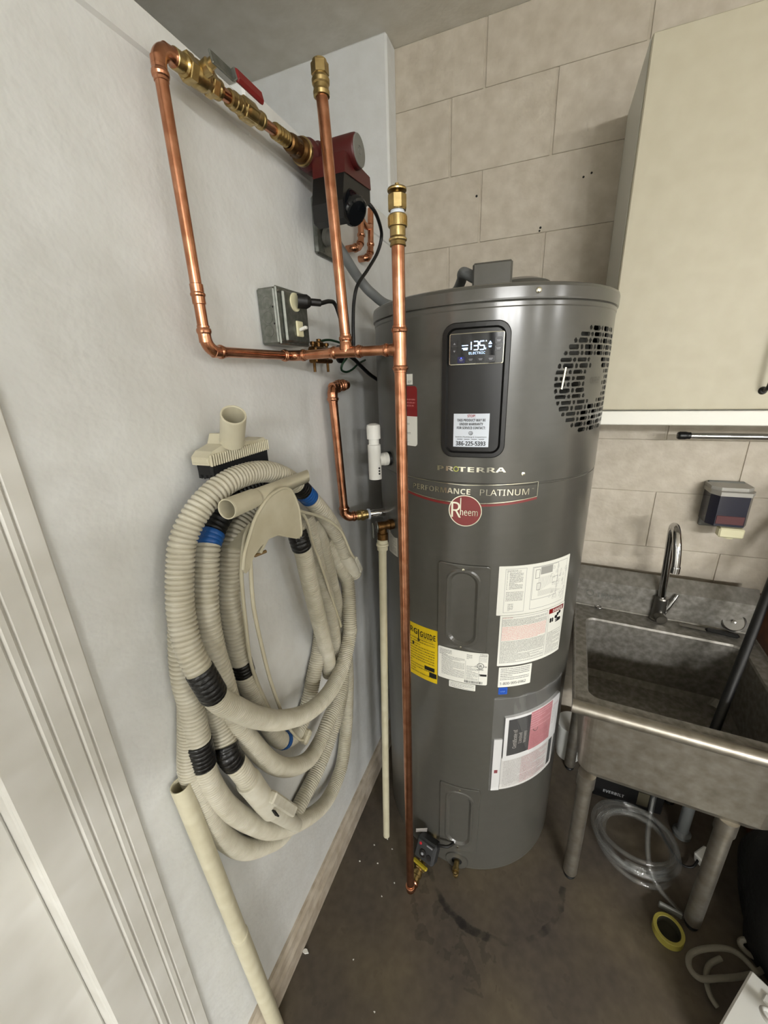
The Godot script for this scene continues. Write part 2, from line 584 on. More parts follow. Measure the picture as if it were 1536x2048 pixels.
func floor_material(_px: float) -> StandardMaterial3D:
	var S := 1024
	var big := noise(0.006, 71, 4).get_image(S, S)
	var fine := noise(0.06, 72, 4).get_image(S, S)
	var spots := noise(0.03, 73, 3).get_image(S, S)
	var img := Image.create(S, S, false, Image.FORMAT_RGB8)
	var bigd := big.get_data()
	var find := fine.get_data()
	var spotd := spots.get_data()
	var sz := bigd.size() / (S * S)
	var sf := find.size() / (S * S)
	var ss := spotd.size() / (S * S)
	var data := PackedByteArray()
	data.resize(S * S * 3)
	for j in S:
		var z := j * 2.3 / S
		for i in S:
			var x := i * 2.3 / S - 0.1
			var k := j * S + i
			var a: float = bigd[k * sz] / 255.0
			var b: float = find[k * sf] / 255.0
			var s: float = spotd[k * ss] / 255.0
			var val := 0.80 + 0.26 * (a - 0.5) + 0.16 * (b - 0.5)
			# worn rust ring left by an older tank, broken up by its own grain
			var dx := x - 0.475
			var dz := z - 0.585
			var r := sqrt(dx * dx + dz * dz) + (a - 0.5) * 0.012
			var w := 0.0045 + 0.013 * s * s
			if absf(r - 0.213) < w and z > 0.60 and s > 0.36:
				val -= 0.30 * clampf((s - 0.30) * 2.2, 0.15, 1.0)
			# drip stains below the ring
			if dz > 0.12 and r > 0.205 and r < 0.335 and dx < 0.05 and dx > -0.21 and s > 0.56 and b > 0.44:
				val -= 0.13
			if s > 0.79 and b > 0.55:
				val -= 0.07
			var kk := k * 3
			data[kk] = int(clampf(val * 108.0, 0, 255))
			data[kk + 1] = int(clampf(val * 97.0, 0, 255))
			data[kk + 2] = int(clampf(val * 82.0 - (a - 0.5) * 8.0, 0, 255))
	img.set_data(S, S, false, Image.FORMAT_RGB8, data)
	var m := mat(Color(1, 1, 1), 0.62)
	m.albedo_texture = ImageTexture.create_from_image(img)
	return m

func cabinet():
	var t := thing("wall_cabinet", "cream wall cabinet hung on the block wall above the sink", "cabinet", Vector3(0.64, 1.352, 0.0))
	var m := mb()
	m.box(Vector3(1.0985, 1.7525, 0.1385), Vector3(0.905, 0.765, 0.277), 0.001)
	part("body", m, M.cab_white, t)
	m = mb()
	m.box(Vector3(1.0985, 1.3695, 0.289), Vector3(0.917, 0.035, 0.022), 0.002)
	part("bottom_rail", m, M.cab_white, t, "bright white bottom rail")
	m = mb()
	m.box(Vector3(0.871, 1.761, 0.2895), Vector3(0.448, 0.742, 0.021), 0.0025)
	var dr := part("door", m, M.cabinet, t)
	m = mb()
	m.box(Vector3(1.325, 1.761, 0.2895), Vector3(0.448, 0.742, 0.021), 0.0025)
	part("door", m, M.cabinet, t)
	for x in [0.971, 1.218]:
		var h := mb()
		var s := -1.0 if x < 1.1 else 1.0
		h.tube(MB.curve(vv([[x - s * 0.0, 1.432, 0.298], [x, 1.437, 0.318], [x, 1.455, 0.326], [x, 1.50, 0.328], [x, 1.545, 0.324], [x, 1.562, 0.315], [x, 1.567, 0.298]])), 0.0042, 10)
		h.lathe(Vector3(x, 1.432, 0.300), Vector3(0, 0, 1), [[0.0, 0.006], [0.006, 0.005], [0.009, 0.0]], 14)
		h.lathe(Vector3(x, 1.567, 0.300), Vector3(0, 0, 1), [[0.0, 0.006], [0.006, 0.005], [0.009, 0.0]], 14)
		part("handle", h, M.black, dr, "dark bow handle")
	# chrome rod on brackets below the cabinet
	t = thing("towel_rod", "slim chrome rod with black end cap under the cream cabinet", "rod", Vector3(0.885, 1.30, 0.1))
	m = mb()
	m.tube([Vector3(0.887, 1.30, 0.1), Vector3(1.50, 1.30, 0.1)], 0.0088, 16)
	part("rod", m, M.chrome, t)
	m = mb()
	m.lathe(Vector3(0.882, 1.30, 0.1), Vector3(1, 0, 0), [[0.0, -0.006], [0.009, -0.005], [0.0115, 0.0], [0.0115, 0.014], [0.010, 0.020], [0.010, 0.026], [0.0075, 0.028]], 20)
	part("end_cap", m, M.black, t, "black rubber end cap")
	for x in [1.17, 1.46]:
		part("bracket", box_mb(Vector3(x, 1.333, 0.1), Vector3(0.012, 0.07, 0.012), 0.002), M.galv, t)
	t = thing("soap_dispenser", "smoked plastic soap dispenser with white push bar on the block wall", "dispenser", Vector3(1.05, 0.99, 0.0))
	part("back_plate", box_mb(Vector3(1.052, 1.075, 0.006), Vector3(0.094, 0.15, 0.012), 0.003), M.grey_plastic, t)
	m = mb(plan(1.030))
	m.prism(PackedVector2Array([Vector2(1.0, 0.012), Vector2(1.0, 0.068), Vector2(1.016, 0.094), Vector2(1.088, 0.094), Vector2(1.103, 0.068), Vector2(1.103, 0.012)]), 0.094)
	part("tank", m, M.smoke, t, "dark smoked window")
	m = mb(plan(1.124))
	m.prism(PackedVector2Array([Vector2(0.998, 0.012), Vector2(0.998, 0.070), Vector2(1.015, 0.098), Vector2(1.089, 0.098), Vector2(1.105, 0.070), Vector2(1.105, 0.012)]), 0.012)
	m.prism(PackedVector2Array([Vector2(1.0, 0.0), Vector2(1.0, 0.060), Vector2(1.02, 0.080), Vector2(1.084, 0.080), Vector2(1.103, 0.060), Vector2(1.103, 0.0)]), 0.022)
	part("lid", m, mat(Color(0.66, 0.65, 0.62), 0.45), t, "grey lid")
	part("soap_level", box_mb(Vector3(1.052, 1.050, 0.0945), Vector3(0.068, 0.026, 0.002), 0.0008), M.soap, t)
	part("push_bar", box_mb(Vector3(1.060, 1.013, 0.092), Vector3(0.062, 0.030, 0.030), 0.004), M.ivory, t, "white push bar")
	m = mb()
	m.lathe(Vector3(1.060, 0.999, 0.088), Vector3(0, -1, 0), [[0.014, 0.0], [0.012, 0.006], [0.0, 0.006]], 16)
	part("spout", m, M.ivory, t)

func box_mb(c: Vector3, s: Vector3, b := 0.0) -> MB:
	var m := mb()
	m.box(c, s, b)
	return m

# a builder whose (x, y) polygon lies flat in plan at height y0 and is raised upwards
func plan(y0: float) -> Transform3D:
	return Transform3D(Basis(Vector3(1, 0, 0), Vector3(0, 0, 1), Vector3(0, 1, 0)), Vector3(0, y0, 0))

# ------------------------------------------------------------------ the water heater
# a point on the heater jacket: s = arc metres from the +z generator, y = height, off = distance proud of the jacket
func hp(s: float, y: float, off := 0.0) -> Vector3:
	var a := s / HR
	return Vector3(HX + (HR + off) * sin(a), y, HZ + (HR + off) * cos(a))

func hn(s: float) -> Vector3:
	return Vector3(sin(s / HR), 0, cos(s / HR))

func arc(deg: float) -> float:
	return deg_to_rad(deg) * HR

# thin sheet lying on the jacket with rounded corners, uv 0..1
func sheet(m: MB, sc: float, yc: float, w: float, h: float, r: float, off: float, skew := 0.0):
	var xs: Array = []
	var n := int(max(6, w / 0.006))
	for i in n + 1:
		xs.append(-w / 2 + w * i / n)
	if r > 0.0:
		for i in range(1, 6):
			xs.append(-w / 2 + r * (1.0 - cos(PI / 2 * i / 6.0)))
			xs.append(w / 2 - r * (1.0 - cos(PI / 2 * i / 6.0)))
	xs.sort()
	var prev := -1
	for x in xs:
		var e: float = max(0.0, absf(x) - (w / 2 - r))
		var hh: float = h / 2 - (r - sqrt(max(0.0, r * r - e * e)) if r > 0.0 else 0.0)
		var d: float = x * skew
		var a := m.vert(hp(sc + x, yc + d + hh, off), hn(sc + x), Vector2(x / w + 0.5, 0.5 - hh / h))
		m.vert(hp(sc + x, yc + d - hh, off), hn(sc + x), Vector2(x / w + 0.5, 0.5 + hh / h))
		if prev >= 0:
			m.quad(prev, a, a + 1, prev + 1)
		prev = a
	# edge back to the jacket
	for k in range(1, xs.size()):
		for sg in [1.0, -1.0]:
			var q: Array = []
			for x in [xs[k - 1], xs[k]]:
				var e: float = max(0.0, absf(x) - (w / 2 - r))
				var hh: float = h / 2 - (r - sqrt(max(0.0, r * r - e * e)) if r > 0.0 else 0.0)
				q.append(hp(sc + x, yc + x * skew + sg * hh, off))
				q.append(hp(sc + x, yc + x * skew + sg * hh, 0.0))
			m.face([q[0], q[1], q[3], q[2]], Vector3(0, sg, 0))

# rounded-rectangle rings [w, h, r, off] joined one to the next
func rings(m: MB, sc: float, yc: float, list: Array):
	var P: Array = []
	for o in list:
		var ring: Array = []
		var w: float = o[0]
		var h: float = o[1]
		var r: float = o[2]
		for c in [[1, 1, 0.0], [-1, 1, 90.0], [-1, -1, 180.0], [1, -1, 270.0]]:
			for i in 9:
				var a := deg_to_rad(c[2] + 90.0 * i / 8.0)
				ring.append([c[0] * (w / 2 - r) + r * cos(a), c[1] * (h / 2 - r) + r * sin(a), o[3]])
		var full: Array = []
		for i in ring.size():
			var p: Array = ring[i]
			var q: Array = ring[(i + 1) % ring.size()]
			var k := 4 if i % 9 == 8 else 1
			for j in k:
				full.append([lerpf(p[0], q[0], float(j) / k), lerpf(p[1], q[1], float(j) / k), o[3]])
		P.append(full)
	for j in P.size() - 1:
		for i in P[j].size():
			var k: int = (i + 1) % P[j].size()
			var q: Array = []
			for p in [P[j][i], P[j][k], P[j + 1][k], P[j + 1][i]]:
				q.append(hp(sc + p[0], yc + p[1], p[2]))
			var nn: Vector3 = (q[1] - q[0]).cross(q[3] - q[0])
			if nn.length() < 1e-12:
				nn = hn(sc + P[j][i][0])
			m.face(q, nn.normalized())

func ribbon(m: MB, pts: Array, w: float, off: float):
	var prev := -1
	for i in pts.size():
		var p: Vector2 = pts[i]
		var d: Vector2 = ((pts[min(i + 1, pts.size() - 1)] as Vector2) - (pts[max(i - 1, 0)] as Vector2)).normalized()
		var n := Vector2(-d.y, d.x) * w / 2
		var a := m.vert(hp(p.x + n.x, p.y + n.y, off), hn(p.x))
		m.vert(hp(p.x - n.x, p.y - n.y, off), hn(p.x))
		if prev >= 0:
			m.quad(prev, a, a + 1, prev + 1)
		prev = a

func disc_on(m: MB, sc: float, yc: float, r: float, off: float, r_in := 0.0):
	var prev := -1
	for i in 49:
		var a := TAU * i / 48.0
		var k := m.vert(hp(sc + r * cos(a), yc + r * sin(a), off), hn(sc))
		m.vert(hp(sc + r_in * cos(a), yc + r_in * sin(a), off), hn(sc))
		if prev >= 0:
			m.quad(prev, k, k + 1, prev + 1)
		prev = k

var fonts := {}
func glyphs(text: String, font: String, bold: bool) -> Array:
	var key := font + str(bold)
	if not fonts.has(key):
		var f := SystemFont.new()
		f.font_names = PackedStringArray([font])
		if bold:
			f.font_weight = 700
		fonts[key] = f
	var t := TextMesh.new()
	t.text = text
	t.font = fonts[key]
	t.font_size = 48
	t.pixel_size = 0.01
	t.depth = 0.0
	t.curve_step = 1.0
	t.horizontal_alignment = HORIZONTAL_ALIGNMENT_CENTER
	return t.get_mesh_arrays() if t.get_surface_count() == 0 else t.surface_get_arrays(0)

# lettering scaled to fill w x h about the origin, put through a placing function (x, y) -> point
func letters(m: MB, text: String, w: float, h: float, place: Callable, nrm: Callable, font := "Droid Sans", bold := true):
	var a := glyphs(text, font, bold)
	var vs: PackedVector3Array = a[Mesh.ARRAY_VERTEX]
	var ix: PackedInt32Array = a[Mesh.ARRAY_INDEX] if a[Mesh.ARRAY_INDEX] != null else PackedInt32Array()
	if vs.is_empty():
		return
	var lo := vs[0]
	var hi := vs[0]
	for p in vs:
		lo = lo.min(p)
		hi = hi.max(p)
	var k := ix.size() if ix.size() else vs.size()
	for i in range(0, k, 3):
		var q: Array = []
		for j in 3:
			var p: Vector3 = vs[ix[i + j] if ix.size() else i + j]
			q.append(Vector2(((p.x - lo.x) / (hi.x - lo.x) - 0.5) * w, ((p.y - lo.y) / (hi.y - lo.y) - 0.5) * h))
		if absf((q[1] - q[0]).cross(q[2] - q[0])) < 1e-12:
			continue
		var b: Array = []
		for p in q:
			b.append(m.vert(place.call(p.x, p.y), nrm.call(p.x)))
		m.tri(b[0], b[1], b[2])

func jacket_text(text: String, sc: float, yc: float, w: float, h: float, off := 0.0008, bold := true, font := "Droid Sans", slope := 0.0) -> MB:
	var m := mb()
	letters(m, text, w, h, func(x, y): return hp(sc + x, yc + y + x * slope, off), func(x): return hn(sc + x), font, bold)
	return m

# printed sheets: a small picture with rows of unreadable small print
func print_image(w: int, h: int, paper: Color) -> Image:
	var img := Image.create(w, h, false, Image.FORMAT_RGB8)
	img.fill(paper)
	return img

func small_print(img: Image, x0: int, y0: int, x1: int, y1: int, lead: int, col: Color, fill := 1.0):
	var y := y0
	while y + 2 <= y1:
		var x := x0
		var stop := x0 + int((x1 - x0) * (1.0 if rng.randf() < 0.75 else rng.randf_range(0.3, 0.9)) * fill)
		while x < stop:
			var wl := rng.randi_range(3, 12)
			for i in range(x, min(x + wl, stop)):
				for j in max(1, int(lead * 0.5)):
					if rng.randf() < 0.72:
						img.set_pixel(i, y + j, img.get_pixel(i, y + j).lerp(col, rng.randf_range(0.45, 1.0)))
			x += wl + 2
		y += lead

func print_mat(img: Image, rough := 0.45) -> StandardMaterial3D:
	img.generate_mipmaps()
	var m := mat(Color(1, 1, 1), rough)
	m.albedo_texture = ImageTexture.create_from_image(img)
	return m

func hollow_rect(img: Image, x: int, y: int, w: int, h: int, c: Color, t := 1):
	img.fill_rect(Rect2i(x, y, w, t), c)
	img.fill_rect(Rect2i(x, y + h - t, w, t), c)
	img.fill_rect(Rect2i(x, y, t, h), c)
	img.fill_rect(Rect2i(x + w - t, y, t, h), c)

func heater():
	var t := thing("water_heater", "tall grey cylindrical heat pump water heater standing in the corner", "water heater", Vector3(HX, 0, HZ))
	var m := mb()
	# jacket with an opening for the outlet grille (s from 33 to 96 degrees)
	var g0 := arc(32.0)
	var g1 := arc(97.0)
	var gy0 := 1.362
	var gy1 := 1.582
	var prof := [[0.0, 0.0], [HR - 0.004, 0.0], [HR - 0.001, 0.004], [HR, 0.012], [HR, 1.262], [HR - 0.0016, 1.2635], [HR - 0.0016, 1.2655], [HR + 0.0006, 1.268], [HR + 0.0006, gy0]]
	m.lathe(Vector3(HX, 0, HZ), Vector3.UP, prof, 96)
	var n := 96
	for i in n:
		var a0 := g1 + (TAU * HR - (g1 - g0)) * i / n
		var a1 := g1 + (TAU * HR - (g1 - g0)) * (i + 1) / n
		var k := m.vert(hp(a0, gy0, 0.0006), hn(a0))
		m.vert(hp(a1, gy0, 0.0006), hn(a1))
		m.vert(hp(a1, gy1, 0.0006), hn(a1))
		m.vert(hp(a0, gy1, 0.0006), hn(a0))
		m.quad(k, k + 1, k + 2, k + 3)
	m.lathe(Vector3(HX, 0, HZ), Vector3.UP, [[HR + 0.0006, gy1], [HR + 0.0006, 1.607], [HR + 0.0016, 1.609], [HR + 0.0016, 1.616], [HR - 0.001, 1.620]], 96)
	part("jacket", m, M.heater, t)
	m = mb()
	m.lathe(Vector3(HX, 0, HZ), Vector3.UP, [[HR - 0.001, 1.618], [HR + 0.0042, 1.619], [HR + 0.0045, 1.622], [HR + 0.0045, 1.640], [HR + 0.0030, 1.6450], [HR - 0.002, 1.6475], [HR - 0.008, 1.6470], [HR - 0.012, 1.6440], [HR - 0.035, 1.6440], [HR - 0.06, 1.655], [0.13, 1.668], [0.0, 1.672]], 96)
	part("lid", m, M.heater, t)
	# lid screws
	for a in [26.0]:
		m = mb()
		m.lathe(hp(arc(a), 1.632, 0.0045), hn(arc(a)), [[0.0055, 0.0], [0.0052, 0.002], [0.003, 0.0035], [0.0, 0.0038]], 14)
		part("screw", m, M.chromelet, t)
	m = mb()
	m.lathe(hp(arc(26.0), 1.2875, 0.0006), hn(arc(26.0)), [[0.0045, 0.0], [0.004, 0.002], [0.0, 0.003]], 14)
	part("screw", m, M.chromelet, t)
	grille(t, g0, g1, gy0, gy1)
	# junction box standing on the lid with a round motor cover behind it
	m = mb()
	m.xf = Transform3D(Basis(Vector3.UP, deg_to_rad(5.0)), Vector3(0.379, 1.681, 0.50))
	m.box(Vector3(0, 0, 0), Vector3(0.082, 0.066, 0.06), 0.004)
	part("junction_box", m, M.heater, t)
	m = mb()
	m.lathe(Vector3(0.425, 1.66, 0.36), Vector3.UP, [[0.085, 0.0], [0.082, 0.018], [0.070, 0.034], [0.045, 0.043], [0.0, 0.046]], 36)
	part("fan_dome", m, M.heater, t)
	control_panel(t)
	# raised maker's lettering and banner
	part("lettering", jacket_text("PR TERRA", arc(3.8), 1.2975, 0.147, 0.0105, 0.0018), M.chromelet, t, "bright metal letters PROTERRA")
	m = mb()
	disc_on(m, arc(3.8) - 0.0305, 1.2975, 0.0060, 0.0018, 0.0040)
	part("lettering", m, mat(Color(0.72, 0.74, 0.42), 0.25, 1.0), t)
	m = mb()
	var bl := arc(-30.5)
	var br := arc(33.3)
	var top: Array = []
	var low: Array = []
	var red: Array = []
	for i in 41:
		var u := i / 40.0
		var x := lerpf(bl, br, u)
		var sag := 1.0 - pow(2.0 * u - 1.0, 2.0)
		top.append(Vector2(x, 1.2640 - 0.0015 * sag + 0.004 * absf(2.0 * u - 1.0)))
		low.append(Vector2(x, 1.2350 - 0.0135 * sag))
		red.append(Vector2(x, 1.2315 - 0.0150 * sag))
	ribbon(m, top, 0.0014, 0.0010)
	ribbon(m, low, 0.0018, 0.0010)
	ribbon(m, [Vector2(br, 1.2355), Vector2(br, 1.268)], 0.0014, 0.0010)
	ribbon(m, [Vector2(bl, 1.2355), Vector2(bl, 1.268)], 0.0014, 0.0010)
	var ban := part("banner", m, M.chromelet, t)
	m = mb()
	ribbon(m, red, 0.0052, 0.0008)
	part("red_stripe", m, M.badge_red, ban, "dark red stripe")
	part("lettering", jacket_text("PERFORMANCE", arc(-10.2), 1.2475, 0.142, 0.0125, 0.0011, true), M.chromelet, ban)
	part("lettering", jacket_text("PLATINUM", arc(18.8), 1.2475, 0.105, 0.0138, 0.0011, false), M.chromelet, ban)
	part("lettering", jacket_text("TM", arc(31.0), 1.2535, 0.0045, 0.0025, 0.0011, false), M.chromelet, ban)
	m = mb()
	disc_on(m, arc(2.1), 1.2035, 0.0345, 0.0022)
	var em := part("emblem", m, M.badge_red, t, "round red emblem with white script")
	m = mb()
	disc_on(m, arc(2.1), 1.2035, 0.0365, 0.0026, 0.0345)
	part("emblem_ring", m, M.chromelet, em)
	m = jacket_text("heem", arc(2.1) + 0.0085, 1.2010, 0.0385, 0.0165, 0.0027, false)
	ribbon(m, [Vector2(arc(2.1) - 0.0098, 1.1935), Vector2(arc(2.1) - 0.0098, 1.2335)], 0.0022, 0.0027)
	letters(m, "R", 0.022, 0.036, func(x, y): return hp(arc(2.1) - 0.0195 + x, 1.2050 + y, 0.0027), func(x): return hn(arc(2.1)), "Droid Sans", false)
	part("lettering", m, M.chromelet, em)
	# element access covers: raised plate with a pressed long dish
	for c in [[2.4, 0.9515, 0.118, 0.234, 3.3, 0.9405, 0.056, 0.19], [4.4, 0.222, 0.112, 0.262, 4.2, 0.215, 0.056, 0.205]]:
		m = mb()
		var sc := arc(c[0])
		rings(m, sc, c[1], [[c[2] + 0.006, c[3] + 0.006, 0.008, 0.0], [c[2] + 0.004, c[3] + 0.004, 0.008, 0.0035], [c[2], c[3], 0.007, 0.0042], [c[6] + 0.026, c[7] + 0.026, 0.034, 0.0042], [c[6] + 0.020, c[7] + 0.020, 0.034, 0.0058], [c[6] + 0.012, c[7] + 0.012, 0.032, 0.0058], [c[6], c[7], 0.0275, -0.0005]])
		sheet(m, sc, c[1], c[6], c[7], 0.0275, -0.0005)
		var cv := part("element_cover", m, M.heater, t)
		for s in [-1.0, 1.0]:
			m = mb()
			m.lathe(hp(sc, c[1] + s * (c[3] / 2 - 0.009), 0.004), hn(sc), [[0.0035, 0.0], [0.003, 0.0018], [0.0, 0.0022]], 12)
			part("screw", m, M.chromelet, cv)
	labels(t)
	# drain opening with its brass cock
	m = mb()
	disc_on(m, arc(4.2), 0.031, 0.034, 0.003, 0.016)
	for i in 1:
		rings(m, arc(4.2), 0.031, [[0.072, 0.072, 0.036, 0.0], [0.069, 0.069, 0.034, 0.003]])
	part("escutcheon", m, M.heater, t)
	m = mb()
	disc_on(m, arc(4.2), 0.031, 0.016, 0.0012)
	part("drain_hole", m, M.dark, t)
	m = mb()
	var dp := hp(arc(4.2), 0.031, 0.0)
	var dn := hn(arc(4.2))
	m.lathe(dp, dn, [[0.0085, 0.0], [0.0085, 0.022], [0.0105, 0.023], [0.0105, 0.033], [0.0, 0.034]], 20)
	m.lathe(dp + dn * 0.027, Vector3(0, -1, 0), [[0.0075, 0.0], [0.0075, 0.014], [0.009, 0.015], [0.009, 0.024], [0.0, 0.025]], 18)
	m.nut(dp + dn * 0.034, dn, 0.007, 0.006)
	part("drain_cock", m, M.brass, t, "small brass drain cock")

func grille(t: Node3D, g0: float, g1: float, y0: float, y1: float):
	# jacket panel cut into a round field of slots, row over row, with a plain plate for the word OUTLET
	var cs := arc(63.5)
	var cy := 1.470
	var R := 0.135
	var nx := 210
	var ny := 144
	var dx := (g1 - g0) / nx
	var dy := (y1 - y0) / ny
	var rows := 18
	var pit := (2.0 * 0.106) / rows
	var open := PackedByteArray()
	open.resize(nx * ny)
	rng.seed = 21
	for r in rows:
		var yc := cy - 0.106 + (r + 0.5) * pit
		var hh := pit * 0.355
		var half := sqrt(max(0.0, 1.0 - pow((yc - cy) / 0.110, 2.0))) * R
		# long and short slots in turn
		var spans: Array = []
		var s := -half
		var long := r % 2 == 0
		while s < half - 0.004:
			var L := 0.027 if long else 0.0075
			var e: float = min(s + L, half)
			spans.append([s, e])
			s = e + 0.0042
			long = not long
		for sp in spans:
			var mid: float = (sp[0] + sp[1]) / 2
			if absf(mid + 0.011) < 0.037 and absf(yc - cy) < 0.044 and sqrt(pow((mid + 0.011) / 0.037, 2) + pow((yc - cy) / 0.046, 2)) < 1.0:
				continue
			for j in ny:
				var y := y0 + (j + 0.5) * dy
				if absf(y - yc) > hh:
					continue
				for i in nx:
					var x := g0 + (i + 0.5) * dx - cs
					var a: float = sp[0] + hh
					var b: float = sp[1] - hh
					if a > b:
						a = mid
						b = mid
					var ex: float = max(0.0, max(a - x, x - b))
					if ex * ex + pow(y - yc, 2) <= hh * hh * 1.05:
						open[j * nx + i] = 1
	var m := mb()
	for j in ny:
		var i := 0
		while i < nx:
			if open[j * nx + i] == 1:
				i += 1
				continue
			var k := i
			while k < nx and open[j * nx + k] == 0 and k - i < 5:
				k += 1
			var a0 := g0 + i * dx
			var a1 := g0 + k * dx
			var ya := y0 + j * dy
			var b := m.vert(hp(a0, ya, 0.0006), hn(a0))
			m.vert(hp(a1, ya, 0.0006), hn(a1))
			m.vert(hp(a1, ya + dy, 0.0006), hn(a1))
			m.vert(hp(a0, ya + dy, 0.0006), hn(a0))
			m.quad(b, b + 1, b + 2, b + 3)
			i = k
	# slot walls
	for j in ny:
		for i in nx:
			if open[j * nx + i] == 0:
				continue
			var a0 := g0 + i * dx
			var a1 := a0 + dx
			var ya := y0 + j * dy
			if j > 0 and open[(j - 1) * nx + i] == 0:
				m.face([hp(a0, ya, 0.0006), hp(a1, ya, 0.0006), hp(a1, ya, -0.004), hp(a0, ya, -0.004)], Vector3.UP)
			if j < ny - 1 and open[(j + 1) * nx + i] == 0:
				m.face([hp(a0, ya + dy, 0.0006), hp(a1, ya + dy, 0.0006), hp(a1, ya + dy, -0.004), hp(a0, ya + dy, -0.004)], Vector3.DOWN)
			if i > 0 and open[j * nx + i - 1] == 0:
				m.face([hp(a0, ya, 0.0006), hp(a0, ya + dy, 0.0006), hp(a0, ya + dy, -0.004), hp(a0, ya, -0.004)], Vector3(cos(a0 / HR), 0, -sin(a0 / HR)))
			if i < nx - 1 and open[j * nx + i + 1] == 0:
				m.face([hp(a1, ya, 0.0006), hp(a1, ya + dy, 0.0006), hp(a1, ya + dy, -0.004), hp(a1, ya, -0.004)], Vector3(-cos(a1 / HR), 0, sin(a1 / HR)))
	var g := part("outlet_grille", m, M.heater, t, "round field of slotted vents")
	m = mb()
	sheet(m, (g0 + g1) / 2, (y0 + y1) / 2, g1 - g0 - 0.002, y1 - y0 - 0.002, 0.0, -0.045)
	part("inner_screen", m, mat(Color(0.20, 0.20, 0.19), 0.6), g)
	part("lettering", jacket_text("OUTLET", cs - 0.011, 1.470, 0.044, 0.0125, 0.0009, false), mat(Color(0.24, 0.23, 0.21), 0.4), g)
	m = mb()
	m.tube([hp(arc(40.8), 1.497, 0.002), hp(arc(39.8), 1.456, 0.002)], 0.0026, 10)
	part("latch_bar", m, M.chromelet, g)

